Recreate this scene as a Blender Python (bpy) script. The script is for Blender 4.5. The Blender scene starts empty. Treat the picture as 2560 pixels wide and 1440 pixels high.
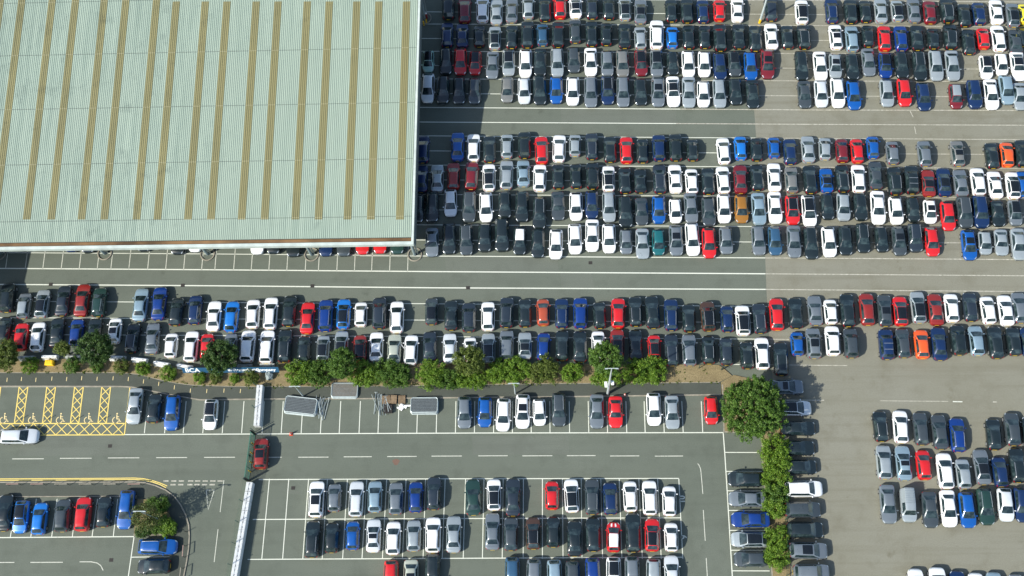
import bpy, math, random
import numpy as np
from mathutils import Vector, Matrix

random.seed(7)
rng = np.random.default_rng(11)
R = math.radians
scn = bpy.context.scene
col = scn.collection

# ------------------------------------------------------------------ camera, world, sun
F = 2742.0                     # focal length in photo pixels (photo 2560 x 1440)
NAD = (1400.0, 1717.0)         # image of the point straight below the camera
VPX = 1300.0                   # image column towards which the bay lines run
HC = 134.0                     # camera height
EXPOSURE = 0.60
_dn = Vector(((NAD[0] - 1280) / F, -(NAD[1] - 720) / F, -1.0)).normalized()
_k = ((VPX - 1280) / F * _dn.x - _dn.z) / -_dn.y
_yw = Vector(((VPX - 1280) / F, _k, -1.0)).normalized()
_zw = -_dn
_xw = _yw.cross(_zw)
ROT = Matrix((_xw, _yw, _zw))          # camera -> world

def G(px, py, z=0.0):
    """world point at height z that the photo shows at pixel (px, py)"""
    d = ROT @ Vector(((px - 1280) / F, (720 - py) / F, -1.0))
    t = (HC - z) / -d.z
    return Vector((d.x * t, d.y * t, z))

# scale so that the 21 marked bays are 2.4 m wide each
_w = (G(673.6, 1198) - G(1697, 1198)).length / 21.0
HC *= 2.4 / _w

cam_d = bpy.data.cameras.new('camera')
cam = bpy.data.objects.new('camera', cam_d)
col.objects.link(cam)
cam_d.sensor_fit = 'HORIZONTAL'
cam_d.sensor_width = 36.0
cam_d.lens = F / 2560 * 36.0
cam_d.clip_end = 3000
cam.matrix_world = Matrix.Translation((0, 0, HC)) @ ROT.to_4x4()
scn.camera = cam

SUN_DIR = Vector((-1.06, -0.60, 1.0)).normalized()
w = bpy.data.worlds.new('World')
scn.world = w
w.use_nodes = True
nt = w.node_tree
nt.nodes.clear()
sky = nt.nodes.new('ShaderNodeTexSky')
sky.sky_type = 'NISHITA'
sky.sun_disc = False
sky.sun_elevation = math.asin(SUN_DIR.z)
sky.sun_rotation = math.atan2(SUN_DIR.x, SUN_DIR.y)
bg = nt.nodes.new('ShaderNodeBackground')
bg.inputs['Strength'].default_value = 0.125
wo = nt.nodes.new('ShaderNodeOutputWorld')
nt.links.new(sky.outputs[0], bg.inputs[0])
nt.links.new(bg.outputs[0], wo.inputs[0])

sd = bpy.data.lights.new('sun', 'SUN')
sd.energy = 4.2
sd.angle = R(0.5)
sd.color = (1.0, 0.96, 0.88)
so = bpy.data.objects.new('sun', sd)
so.rotation_euler = SUN_DIR.to_track_quat('Z', 'Y').to_euler()
so.location = (0, 0, 200)
col.objects.link(so)

vs = scn.view_settings
vs.view_transform = 'Standard'
vs.look = 'None'
vs.gamma = 1.0
vs.use_curve_mapping = False
vs.exposure = EXPOSURE

# ------------------------------------------------------------------ materials
def srgb(r, g, b):
    f = lambda c: (c / 255 / 12.92) if c / 255 <= 0.04045 else ((c / 255 + 0.055) / 1.055) ** 2.4
    return (f(r), f(g), f(b), 1.0)

def new_mat(name):
    m = bpy.data.materials.new(name)
    m.use_nodes = True
    n = m.node_tree.nodes
    n.clear()
    out = n.new('ShaderNodeOutputMaterial')
    p = n.new('ShaderNodeBsdfPrincipled')
    m.node_tree.links.new(p.outputs[0], out.inputs[0])
    return m, n, m.node_tree.links, p

def mixc(n, l, fac, a, b, mode='MIX'):
    x = n.new('ShaderNodeMix')
    x.data_type = 'RGBA'
    x.blend_type = mode
    for sock, v in ((x.inputs[0], fac), (x.inputs[6], a), (x.inputs[7], b)):
        if hasattr(v, 'is_linked'):
            l.new(v, sock)
        else:
            sock.default_value = v
    return x.outputs[2]

def noise(n, l, coord, scale, detail=4, rough=0.55, lo=None, hi=None, stretch=None):
    t = n.new('ShaderNodeTexNoise')
    t.inputs['Scale'].default_value = scale
    t.inputs['Detail'].default_value = detail
    t.inputs['Roughness'].default_value = rough
    if stretch:
        mp = n.new('ShaderNodeMapping')
        mp.inputs['Scale'].default_value = stretch
        l.new(coord, mp.inputs[0])
        coord = mp.outputs[0]
    l.new(coord, t.inputs['Vector'])
    o = t.outputs['Fac']
    if lo is not None:
        r = n.new('ShaderNodeMapRange')
        r.inputs[1].default_value = lo
        r.inputs[2].default_value = hi
        l.new(o, r.inputs[0])
        o = r.outputs[0]
    return o

def basic(name, c, rough=0.6, metal=0.0, vary=0.25, scale=2.0, coat=0.0, spec=0.5, emit=None):
    m, n, l, p = new_mat(name)
    tc = n.new('ShaderNodeTexCoord')
    f = noise(n, l, tc.outputs['Object'], scale, 4, 0.6, 0.3, 0.7)
    c2 = tuple(x * (1 - vary) for x in c[:3]) + (1,)
    l.new(mixc(n, l, f, c, c2), p.inputs['Base Color'])
    p.inputs['Roughness'].default_value = rough
    p.inputs['Metallic'].default_value = metal
    p.inputs['Coat Weight'].default_value = coat
    p.inputs['Specular IOR Level'].default_value = spec
    return m

def ground_mat(name, base, dark, pale, streak=0.35, grain=0.5):
    m, n, l, p = new_mat(name)
    tc = n.new('ShaderNodeTexCoord')
    co = tc.outputs['Object']
    big = noise(n, l, co, 0.055, 5, 0.6, 0.35, 0.68)
    c = mixc(n, l, big, base, pale)
    mid = noise(n, l, co, 0.35, 5, 0.65, 0.5, 0.8)
    mm = n.new('ShaderNodeMath'); mm.operation = 'MULTIPLY'; mm.inputs[1].default_value = 0.7
    l.new(mid, mm.inputs[0])
    c = mixc(n, l, mm.outputs[0], c, dark)
    st = noise(n, l, co, 1.0, 4, 0.6, 0.5, 0.8, stretch=(0.03, 0.75, 1))
    ms = n.new('ShaderNodeMath'); ms.operation = 'MULTIPLY'; ms.inputs[1].default_value = streak
    l.new(st, ms.inputs[0])
    c = mixc(n, l, ms.outputs[0], c, dark)
    spot = noise(n, l, co, 0.42, 3, 0.6, 0.66, 0.76)
    mo = n.new('ShaderNodeMath'); mo.operation = 'MULTIPLY'; mo.inputs[1].default_value = 0.75
    l.new(spot, mo.inputs[0])
    c = mixc(n, l, mo.outputs[0], c, dark)
    gr = noise(n, l, co, 9.0, 3, 0.7, 0.3, 0.7)
    mg = n.new('ShaderNodeMath'); mg.operation = 'MULTIPLY'; mg.inputs[1].default_value = grain
    l.new(gr, mg.inputs[0])
    c = mixc(n, l, mg.outputs[0], c, tuple(x * 0.72 for x in dark[:3]) + (1,))
    l.new(c, p.inputs['Base Color'])
    p.inputs['Roughness'].default_value = 0.92
    p.inputs['Specular IOR Level'].default_value = 0.25
    return m

def paint_mat(name, c, under, wear):
    """painted line; the worn spots show the surface below"""
    m, n, l, p = new_mat(name)
    tc = n.new('ShaderNodeTexCoord')
    f = noise(n, l, tc.outputs['Object'], 3.2, 6, 0.75, 0.5 - wear, 0.85 - wear)
    l.new(mixc(n, l, f, c, under), p.inputs['Base Color'])
    p.inputs['Roughness'].default_value = 0.8
    return m

def leaf_mat(name, c1, c2, c3):
    m, n, l, p = new_mat(name)
    g = n.new('ShaderNodeNewGeometry')
    r = n.new('ShaderNodeValToRGB')
    r.color_ramp.elements[0].color = c1
    r.color_ramp.elements[1].color = c3
    e = r.color_ramp.elements.new(0.55)
    e.color = c2
    l.new(g.outputs['Random Per Island'], r.inputs[0])
    tc = n.new('ShaderNodeTexCoord')
    f = noise(n, l, tc.outputs['Object'], 0.9, 3, 0.6, 0.35, 0.7)
    dk = mixc(n, l, 1.0, r.outputs[0], (0.68, 0.76, 0.6, 1), 'MULTIPLY')
    l.new(mixc(n, l, f, r.outputs[0], dk), p.inputs['Base Color'])
    p.inputs['Roughness'].default_value = 0.55
    p.inputs['Specular IOR Level'].default_value = 0.35
    t = n.new('ShaderNodeBsdfTranslucent')
    l.new(r.outputs[0], t.inputs[0])
    a = n.new('ShaderNodeMixShader')
    a.inputs[0].default_value = 0.32
    l.new(p.outputs[0], a.inputs[1])
    l.new(t.outputs[0], a.inputs[2])
    out = [x for x in n if x.type == 'OUTPUT_MATERIAL'][0]
    l.new(a.outputs[0], out.inputs[0])
    return m

ASPH = (0.126, 0.145, 0.114, 1)
M = {}
M['asphalt'] = ground_mat('asphalt', ASPH, (0.090, 0.102, 0.080, 1), (0.148, 0.166, 0.132, 1), 0.45)
M['old_tarmac'] = ground_mat('old_tarmac', (0.218, 0.214, 0.162, 1), (0.150, 0.142, 0.100, 1), (0.246, 0.246, 0.198, 1), 0.7)
M['path'] = ground_mat('path_asphalt', (0.074, 0.084, 0.068, 1), (0.052, 0.058, 0.047, 1), (0.088, 0.098, 0.080, 1), 0.3)
M['bark'] = ground_mat('bark_chips', (0.285, 0.225, 0.11, 1), (0.15, 0.115, 0.058, 1), (0.36, 0.295, 0.16, 1), 0.35, 0.9)
M['kerb'] = basic('kerb_concrete', (0.34, 0.31, 0.24, 1), 0.9, vary=0.45, scale=1.5)
M['white_line'] = paint_mat('white_line_paint', (0.62, 0.64, 0.54, 1), ASPH, -0.05)
M['faded_line'] = paint_mat('faded_line_paint', (0.55, 0.53, 0.44, 1), (0.21, 0.205, 0.155, 1), 0.17)
M['worn_line'] = paint_mat('worn_line_paint', (0.52, 0.53, 0.44, 1), ASPH, 0.02)
M['yellow_line'] = paint_mat('yellow_line_paint', (0.74, 0.57, 0.15, 1), ASPH, -0.08)
M['pale_yellow'] = paint_mat('pale_yellow_paint', (0.72, 0.58, 0.28, 1), ASPH, -0.1)
M['steel'] = basic('galvanised_steel', (0.40, 0.46, 0.45, 1), 0.45, 0.6, 0.2)
M['pale_steel'] = basic('pale_painted_steel', (0.55, 0.62, 0.60, 1), 0.4, 0.2, 0.2)
M['dark_steel'] = basic('dark_steel', (0.025, 0.03, 0.03, 1), 0.5, 0.3, 0.3)
M['green_steel'] = basic('green_coated_steel', (0.02, 0.075, 0.055, 1), 0.5, 0.0, 0.3)
M['white_block'] = basic('white_painted_concrete', (0.82, 0.83, 0.79, 1), 0.75, 0, 0.2, 1.2)
M['green_mesh'] = basic('green_mesh_wire', (0.045, 0.19, 0.13, 1), 0.5, 0.0, 0.2)
M['grey_block'] = basic('weathered_white_concrete', (0.50, 0.53, 0.48, 1), 0.85, 0, 0.5, 1.8)
M['black'] = basic('black_rubber', (0.012, 0.012, 0.013, 1), 0.7)
M['iron'] = basic('cast_iron', (0.03, 0.026, 0.022, 1), 0.8)
M['timber'] = basic('weathered_timber', (0.27, 0.19, 0.11, 1), 0.85, 0, 0.5, 3)
M['orange'] = basic('orange_plastic', (0.75, 0.09, 0.03, 1), 0.5)
M['yellow'] = basic('yellow_plastic', (0.85, 0.52, 0.01, 1), 0.5, 0, 0.12)
M['bark_trunk'] = basic('tree_bark', (0.09, 0.065, 0.045, 1), 0.9, 0, 0.5, 6)
M['sign_blue'] = basic('blue_sign_board', (0.02, 0.09, 0.17, 1), 0.45, 0, 0.2)
M['sign_white'] = basic('white_sign_letters', (0.85, 0.88, 0.86, 1), 0.5, 0, 0.05)
M['fascia'] = basic('white_fascia', (0.55, 0.62, 0.56, 1), 0.5, 0, 0.25, 0.9)
M['side_wall'] = basic('grey_cladding', (0.10, 0.135, 0.14, 1), 0.6, 0, 0.3, 0.4)
M['gutter'] = basic('rusty_gutter', (0.26, 0.15, 0.065, 1), 0.85, 0, 0.7, 0.25)
M['grey_col'] = basic('grey_column_paint', (0.26, 0.33, 0.33, 1), 0.5, 0.1, 0.2)
M['red'] = basic('red_paint', (0.35, 0.03, 0.03, 1), 0.5)
M['pink'] = basic('faded_red_handrail', (0.40, 0.27, 0.22, 1), 0.6)
M['grey_tarp'] = basic('grey_stone', (0.27, 0.32, 0.31, 1), 0.8, 0, 0.4)

def roof_mat(name, c, c2, seam):
    m, n, l, p = new_mat(name)
    tc = n.new('ShaderNodeTexCoord')
    co = tc.outputs['Object']
    f = noise(n, l, co, 0.8, 6, 0.7, 0.38, 0.68, stretch=(1.6, 0.05, 1))
    c_ = mixc(n, l, f, c, c2)
    f3 = noise(n, l, co, 0.35, 5, 0.7, 0.56, 0.74)
    c_ = mixc(n, l, f3, c_, tuple(a * 0.8 for a in c2[:3]) + (1,))
    f2 = noise(n, l, co, 0.05, 3, 0.5, 0.35, 0.7)
    c_ = mixc(n, l, f2, c_, tuple(a * 0.88 for a in c[:3]) + (1,))
    # overlaps between the sheets, every 7.6 m down the slope
    sx = n.new('ShaderNodeSeparateXYZ')
    l.new(co, sx.inputs[0])
    md = n.new('ShaderNodeMath'); md.operation = 'PINGPONG'; md.inputs[1].default_value = 3.9
    l.new(sx.outputs[1], md.inputs[0])
    lt = n.new('ShaderNodeMath'); lt.operation = 'LESS_THAN'; lt.inputs[1].default_value = 0.045
    l.new(md.outputs[0], lt.inputs[0])
    mk = n.new('ShaderNodeMath'); mk.operation = 'MULTIPLY'; mk.inputs[1].default_value = 0.75
    l.new(lt.outputs[0], mk.inputs[0])
    c_ = mixc(n, l, mk.outputs[0], c_, seam)
    l.new(c_, p.inputs['Base Color'])
    p.inputs['Roughness'].default_value = 0.55
    p.inputs['Metallic'].default_value = 0.0
    return m
M['roof'] = roof_mat('roof_sheet', (0.335, 0.41, 0.325, 1), (0.225, 0.295, 0.235, 1), (0.11, 0.135, 0.11, 1))
M['skylight'] = roof_mat('dirty_rooflight', (0.245, 0.225, 0.100, 1), (0.155, 0.152, 0.072, 1), (0.33, 0.31, 0.18, 1))
M['leaf_dark'] = leaf_mat('leaf_dark', (0.028, 0.062, 0.014, 1), (0.055, 0.115, 0.022, 1), (0.11, 0.185, 0.045, 1))
M['leaf_mid'] = leaf_mat('leaf_mid', (0.045, 0.105, 0.014, 1), (0.095, 0.185, 0.026, 1), (0.17, 0.28, 0.05, 1))
M['leaf_bright'] = leaf_mat('leaf_bright', (0.065, 0.14, 0.012, 1), (0.145, 0.265, 0.022, 1), (0.27, 0.39, 0.05, 1))
M['leaf_olive'] = leaf_mat('leaf_olive', (0.06, 0.095, 0.014, 1), (0.125, 0.175, 0.03, 1), (0.23, 0.27, 0.06, 1))
M['leaf_russet'] = leaf_mat('leaf_russet', (0.05, 0.085, 0.018, 1), (0.11, 0.15, 0.035, 1), (0.20, 0.17, 0.07, 1))

# car paints
def car_paint(name, c, metal=0.0, rough=0.28):
    m, n, l, p = new_mat(name)
    tc = n.new('ShaderNodeTexCoord')
    oi = n.new('ShaderNodeObjectInfo')
    ad = n.new('ShaderNodeVectorMath'); ad.operation = 'ADD'
    l.new(tc.outputs['Object'], ad.inputs[0])
    l.new(oi.outputs['Location'], ad.inputs[1])
    f = noise(n, l, ad.outputs[0], 1.3, 5, 0.65, 0.35, 0.75)
    dust = tuple(x * 0.88 + k for x, k in zip(c[:3], (0.004, 0.007, 0.007))) + (1,)
    l.new(mixc(n, l, f, c, dust), p.inputs['Base Color'])
    f2 = noise(n, l, ad.outputs[0], 2.0, 3, 0.5)
    mr = n.new('ShaderNodeMapRange')
    mr.inputs[3].default_value = rough - 0.08
    mr.inputs[4].default_value = rough + 0.16
    l.new(f2, mr.inputs[0])
    l.new(mr.outputs[0], p.inputs['Roughness'])
    p.inputs['Metallic'].default_value = metal
    p.inputs['Coat Weight'].default_value = 0.6
    p.inputs['Coat Roughness'].default_value = 0.08
    return m
COL = {  # code: (word, colour, metallic)
    'w': ('white', (0.80, 0.81, 0.79), 0), 'W': ('pearl', (0.62, 0.66, 0.67), .1), 's': ('silver', (0.36, 0.41, 0.42), .35),
    'g': ('grey', (0.17, 0.20, 0.22), .3), 'G': ('charcoal', (0.055, 0.07, 0.078), .25), 'f': ('taupe', (0.20, 0.205, 0.19), .25),
    'k': ('black', (0.009, 0.016, 0.018), 0), 'K': ('anthracite', (0.020, 0.030, 0.042), .1), 'n': ('navy', (0.006, 0.024, 0.085), .1),
    'D': ('indigo', (0.004, 0.036, 0.20), .1), 'b': ('blue', (0.004, 0.085, 0.34), .1), 'B': ('azure', (0.01, 0.17, 0.56), .1),
    't': ('powder-blue', (0.26, 0.37, 0.43), .3), 'p': ('steel-blue', (0.035, 0.10, 0.18), .2), 'r': ('red', (0.56, 0.012, 0.014), 0),
    'm': ('maroon', (0.17, 0.012, 0.018), .1), 'd': ('brick-red', (0.26, 0.022, 0.017), .1), 'o': ('orange', (0.74, 0.10, 0.018), 0),
    'O': ('rust', (0.42, 0.075, 0.032), .1), 'a': ('amber', (0.34, 0.15, 0.02), .2), 'q': ('brown', (0.07, 0.036, 0.022), .1),
    'T': ('teal', (0.012, 0.13, 0.14), .2), 'y': ('yellow', (0.75, 0.65, 0.03), 0), 'M': ('mint', (0.36, 0.58, 0.50), .1),
    'e': ('green', (0.018, 0.052, 0.042), .2), 'c': ('cream', (0.44, 0.47, 0.38), .2)}
PAINT = {k: car_paint('car_paint_' + v[0].replace('-', '_'), v[1] + (1,), v[2]) for k, v in COL.items()}
def glass_mat():
    m, n, l, p = new_mat('car_glass')
    tc = n.new('ShaderNodeTexCoord')
    oi = n.new('ShaderNodeObjectInfo')
    ad = n.new('ShaderNodeVectorMath'); ad.operation = 'ADD'
    l.new(tc.outputs['Object'], ad.inputs[0]); l.new(oi.outputs['Location'], ad.inputs[1])
    f = noise(n, l, ad.outputs[0], 1.6, 3, 0.5, 0.42, 0.7)
    l.new(mixc(n, l, f, (0.010, 0.020, 0.022, 1), (0.045, 0.07, 0.07, 1)), p.inputs['Base Color'])
    p.inputs['Roughness'].default_value = 0.06
    p.inputs['Specular IOR Level'].default_value = 0.75
    return m
M['glass'] = glass_mat()
M['lamp_glass'] = basic('lamp_glass', (0.62, 0.66, 0.66, 1), 0.12, 0.5, 0.1)
M['tail_red'] = basic('tail_lamp_red', (0.32, 0.012, 0.015, 1), 0.18)
M['trim_black'] = basic('gloss_black_panel', (0.008, 0.011, 0.013, 1), 0.14, 0, 0.2, coat=0.5)
M['rail_alu'] = basic('bright_rail', (0.62, 0.66, 0.66, 1), 0.3, 0.7, 0.1)
M['plate_yellow'] = basic('yellow_plate', (0.72, 0.47, 0.03, 1), 0.5, 0, 0.1)
M['alloy'] = basic('alloy_wheel', (0.45, 0.47, 0.47, 1), 0.35, 0.6, 0.3)
M['white_trim'] = PAINT['w']

# ------------------------------------------------------------------ mesh helpers
class MB:
    def __init__(s):
        s.v = []; s.f = []; s.m = []
    def add(s, vs_, fs, mi=0):
        o = len(s.v)
        s.v.extend([tuple(p) for p in vs_])
        s.f.extend([tuple(i + o for i in f) for f in fs])
        s.m.extend([mi] * len(fs))
    def box(s, c, size, rz=0.0, mi=0, rot=None):
        hx, hy, hz = size[0] / 2, size[1] / 2, size[2] / 2
        mt = rot or Matrix.Rotation(rz, 3, 'Z')
        pts = [Vector(c) + mt @ Vector((x * hx, y * hy, z * hz)) for z in (-1, 1) for y in (-1, 1) for x in (-1, 1)]
        s.add(pts, [(0, 2, 3, 1), (4, 5, 7, 6), (0, 1, 5, 4), (1, 3, 7, 5), (3, 2, 6, 7), (2, 0, 4, 6)], mi)
    def tube(s, a, b, r, n=6, mi=0, r2=None):
        a, b = Vector(a), Vector(b)
        r2 = r if r2 is None else r2
        d = (b - a).normalized()
        u = d.orthogonal().normalized(); v = d.cross(u)
        pts = []
        for c, rr in ((a, r), (b, r2)):
            for i in range(n):
                t = 2 * math.pi * i / n
                pts.append(c + u * (math.cos(t) * rr) + v * (math.sin(t) * rr))
        fs = [(i, (i + 1) % n, n + (i + 1) % n, n + i) for i in range(n)]
        fs += [tuple(range(n - 1, -1, -1)), tuple(range(n, 2 * n))]
        s.add(pts, fs, mi)
    def path(s, pts, r, n=6, mi=0):
        for a, b in zip(pts, pts[1:]):
            s.tube(a, b, r, n, mi)
    def prism(s, poly, z0, z1, mi=0):
        n = len(poly)
        area = sum(poly[i][0] * poly[(i + 1) % n][1] - poly[(i + 1) % n][0] * poly[i][1] for i in range(n))
        if area < 0: poly = poly[::-1]
        pts = [(p[0], p[1], z0) for p in poly] + [(p[0], p[1], z1) for p in poly]
        s.add(pts, [tuple(range(n, 2 * n))] + [(i, (i + 1) % n, n + (i + 1) % n, n + i) for i in range(n)], mi)
    def sheet(s, poly, z, mi=0):
        n = len(poly)
        area = sum(poly[i][0] * poly[(i + 1) % n][1] - poly[(i + 1) % n][0] * poly[i][1] for i in range(n))
        if area < 0: poly = poly[::-1]
        s.add([(p[0], p[1], z) for p in poly], [tuple(range(n))], mi)
    def line(s, pts, width, z, mi=0):
        """flat painted stripe along world points"""
        pts = [Vector((p[0], p[1], 0)) for p in pts]
        L, Rr = [], []
        for i, p in enumerate(pts):
            d = (pts[min(i + 1, len(pts) - 1)] - pts[max(i - 1, 0)]).normalized()
            nrm = Vector((-d.y, d.x, 0)) * width / 2
            L.append(p + nrm); Rr.append(p - nrm)
        vs_ = [(q.x, q.y, z) for q in L] + [(q.x, q.y, z) for q in Rr]
        n = len(pts)
        s.add(vs_, [(n + i, n + i + 1, i + 1, i) for i in range(n - 1)], mi)
    def mesh(s, name, mats, smooth=False):
        me = bpy.data.meshes.new(name)
        me.from_pydata(s.v, [], s.f)
        for m in (mats if isinstance(mats, (list, tuple)) else [mats]):
            me.materials.append(m)
        if len(me.materials) > 1:
            me.polygons.foreach_set('material_index', s.m)
        if smooth:
            me.polygons.foreach_set('use_smooth', [True] * len(me.polygons))
            me.set_sharp_from_angle(angle=R(38))
        me.update()
        return me
    def build(s, name, mats, parent=None, smooth=False):
        o = bpy.data.objects.new(name, s.mesh(name, mats, smooth))
        col.objects.link(o)
        if parent: o.parent = parent
        return o

def tag(o, label=None, cat=None, group=None, kind=None):
    if label: o['label'] = label
    if cat: o['category'] = cat
    if group: o['group'] = group
    if kind: o['kind'] = kind
    return o
def empty(name, loc, rz=0.0):
    o = bpy.data.objects.new(name, None)
    o.empty_display_size = 0.3
    o.location = loc
    o.rotation_euler = (0, 0, rz)
    col.objects.link(o)
    return o
def copy_tree(o, parent=None):
    c = o.copy()
    col.objects.link(c)
    c.parent = parent
    for ch in list(o.children):
        copy_tree(ch, c)
    return c
def slope(x):                      # lean of the bay lines in the photo at column x
    return 0.00011 * (x - 1300)
def gp(pts, z=0.0):
    return [G(x, y, z) for x, y in pts]

# ------------------------------------------------------------------ ground and roads
g = MB(); g.sheet([(-900, -700), (900, -700), (900, 1500), (-900, 1500)], 0.0)
tag(g.build('ground', M['asphalt']), kind='structure')
g = MB()
g.sheet(gp([(1855, -260), (1868, 0), (1885, 270), (1896, 420), (1913, 640), (1916, 722), (1924, 860), (1933, 960), (1950, 1090), (1962, 1200), (1975, 1440), (1988, 1600), (3100, 1600), (3100, -260)]), 0.004)
tag(g.build('old_tarmac', M['old_tarmac']), kind='structure')

g = MB()
for poly in ([(1402, 272.5), (1690, 274), (1692, 309), (1404, 307.5)], [(1112, 643), (1392, 644.5), (1398, 680.5), (1116, 679.5)], [(1400, 682), (1480, 682.5), (1486, 721), (1404, 720)], [(60, 1092), (330, 1090), (322, 1138), (45, 1140)], [(1180, 1090), (1420, 1089), (1424, 1136), (1182, 1137)], [(715, 1225), (748, 1228), (747, 1236), (714, 1233)]):
    g.sheet(gp(poly), 0.004)
tag(g.build('asphalt_patches', ground_mat('asphalt_patch', (0.136, 0.152, 0.124, 1), (0.098, 0.108, 0.086, 1), (0.155, 0.172, 0.138, 1), 0.5)), kind='structure')
g = MB(); c = G(990, 1155)
g.sheet([(c.x + (.42 + .1 * math.sin(3 * t)) * math.cos(t), c.y + .4 * math.sin(t), 0) for t in np.linspace(0, 6.283, 15)[:-1]], 0.006)
tag(g.build('rust_stain', basic('rust_stain', (0.17, 0.105, 0.075, 1), 0.9)), kind='structure')
KERB = 0.11
bed_low = [(-80, 931), (0, 932), (150, 932), (300, 932), (345, 936), (400, 950), (440, 958), (480, 963), (560, 966), (650, 967), (820, 966), (1000, 965), (1200, 962), (1400, 959), (1600, 958), (1798, 956)]
bed_top = [(1830, 940), (1806, 919), (1796, 913), (1690, 912), (1500, 911), (1250, 909), (1000, 908), (760, 907), (690, 908), (650, 914), (560, 924), (470, 922), (400, 912), (330, 904), (200, 898), (0, 898), (-80, 898)]
g = MB(); g.prism(gp(bed_low + bed_top), -0.05, KERB + 0.02)
tag(g.build('planting_bed', M['bark']), kind='structure')
g = MB(); g.prism(gp([(1802, 956), (1834, 938), (1938, 960), (1958, 1090), (1962, 1200), (1975, 1440), (1985, 1560), (1938, 1560), (1930, 1440), (1918, 1300), (1908, 1170), (1902, 1083), (1810, 1080), (1806, 1000)]), -0.05, KERB)
tag(g.build('hedge_bed', M['bark']), kind='structure')
path_low = [(1803, 987), (1500, 991), (1200, 994), (900, 997), (640, 998), (500, 1000), (420, 986), (330, 968), (300, 966.5), (-80, 966)]
g = MB(); g.prism(gp([(x, y + 0.6) for x, y in bed_low] + [(1803, 960)] + path_low), -0.05, KERB - 0.02)
tag(g.build('footpath', M['path']), kind='structure')
g = MB()
pl = gp(path_low)
for a, b in zip(pl, pl[1:]):
    d = (b - a); L_ = d.length; rz = math.atan2(d.y, d.x)
    mid = (a + b) / 2
    g.box((mid.x, mid.y, 0.04), (L_ - 0.004, 0.15, 0.14), rz)
be = gp([(x, y + 0.3) for x, y in bed_low])
for a, b in zip(be, be[1:]):
    d = (b - a); rz = math.atan2(d.y, d.x); mid = (a + b) / 2
    g.box((mid.x, mid.y, 0.07), (d.length - 0.004, 0.07, 0.13), rz)
he = gp([(1902.5, 1083), (1908.5, 1170), (1918.5, 1300), (1930.5, 1440)]) 
for a, b in list(zip(he, he[1:])) + list(zip(gp([(1806, 962), (1807, 1000), (1810, 1080)]), gp([(1807, 1000), (1810, 1080), (1902, 1083)]))):
    d = (b - a); rz = math.atan2(d.y, d.x); mid = (a + b) / 2
    g.box((mid.x, mid.y, 0.055), (d.length - 0.004, 0.13, 0.13), rz)
tag(g.build('kerb', M['kerb']), kind='structure')

kerb_line = [(-80, 1206), (0, 1206), (150, 1206), (300, 1205.5), (335, 1205), (362, 1207), (388, 1214), (414, 1225), (436, 1241), (452, 1262), (465, 1288), (472, 1312), (474, 1340), (472, 1372), (467, 1405), (460, 1440), (448, 1500)]
inner = [(420, 1500), (424, 1440), (431, 1380), (436, 1340), (437, 1325), (432, 1300), (424, 1281), (412, 1266), (398, 1254), (370, 1246), (330, 1241), (0, 1241), (-80, 1241)]
g = MB(); g.prism(gp(kerb_line + inner), -0.05, KERB)
tag(g.build('pavement', M['path']), kind='structure')
g = MB()
kl = gp(kerb_line)
for a, b in zip(kl, kl[1:]):
    d = (b - a); rz = math.atan2(d.y, d.x); mid = (a + b) / 2
    g.box((mid.x, mid.y, 0.05), (d.length + 0.02, 0.14, 0.15), rz)
il = gp([(330, 1241), (150, 1241.5), (0, 1242), (-80, 1242)])
for a, b in zip(il, il[1:]):
    d = (b - a); rz = math.atan2(d.y, d.x); mid = (a + b) / 2
    g.box((mid.x, mid.y, 0.05), (d.length + 0.02, 0.10, 0.13), rz)
tag(g.build('pavement_kerb', M['kerb']), kind='structure')
g = MB(); g.prism(gp([(345, 1249), (372, 1249), (397, 1257), (411, 1269), (423, 1284), (431, 1302), (435, 1325), (435, 1337), (336, 1340), (337, 1300)]), -0.05, KERB + 0.04)
tag(g.build('island_bed', M['bark']), kind='structure')
g = MB()
for a, b in (((336, 1338), (435, 1335)),):
    a, b = G(*a), G(*b); d = b - a; mid = (a + b) / 2
    g.box((mid.x, mid.y, 0.14), (d.length, 0.28, 0.30), math.atan2(d.y, d.x))
tag(g.build('low_planter_wall', M['kerb']), 'low pale concrete edging along the planted island above the parked blue estate', 'wall')

# ------------------------------------------------------------------ painted markings
ml = MB(); fl = MB(); wl = MB(); yl = MB(); py_ = MB()
ZL = 0.009
def wline(mb, pts, wd=0.11, z=ZL):
    mb.line(gp(pts), wd, z)
for ya, yb, yc in ((-3, 1.5, 5), (29.5, 36.6, 40), (60, 64, 67), (96, 101, 103), (128, 134, 135), (163.5, 171, 173), (197, 202.5, 203.5), (233.5, 240, 242), (268.5, 275, 276), (305, 311, 313),
                   (339.5, 346, 349), (377, 384, 386), (412.5, 418, 421), (449.5, 455, 458), (486, 492, 494), (524.5, 530, 533), (562, 567, 570), (600, 606, 607.5), (640, 645.5, 649)):
    e = 1885 + (ya - 270) * 0.075
    if ya == 305: e = 1690
    if ya < 270: e = 1700
    ye = ya + (yb - ya) * (e - 1045) / 995
    wd = 0.12 if ya in (268.5, 305, 640) else 0.1
    if ya == 340: pass
    wline(ml, [(900, ya - (yb - ya) * 0.146), (1045, ya), (e, ye)], wd)
    wline(fl, [(e, ye), (2040, yb), (2600, yc + 0.3)], wd)
for pts in ([(-60, 670.6), (0, 671), (540, 674.5), (1080, 679), (1913, 684.5)], [(-60, 710.6), (0, 711), (540, 714.5), (1080, 719.5), (1914, 723.5)]):
    wline(ml, pts, 0.15)
wline(fl, [(1913, 684.5), (2560, 689.5)], 0.12); wline(fl, [(1914, 723.5), (2560, 729)], 0.12)
wline(ml, [(-60, 631), (0, 631.5), (540, 635), (1040, 639)], 0.1)
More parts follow.
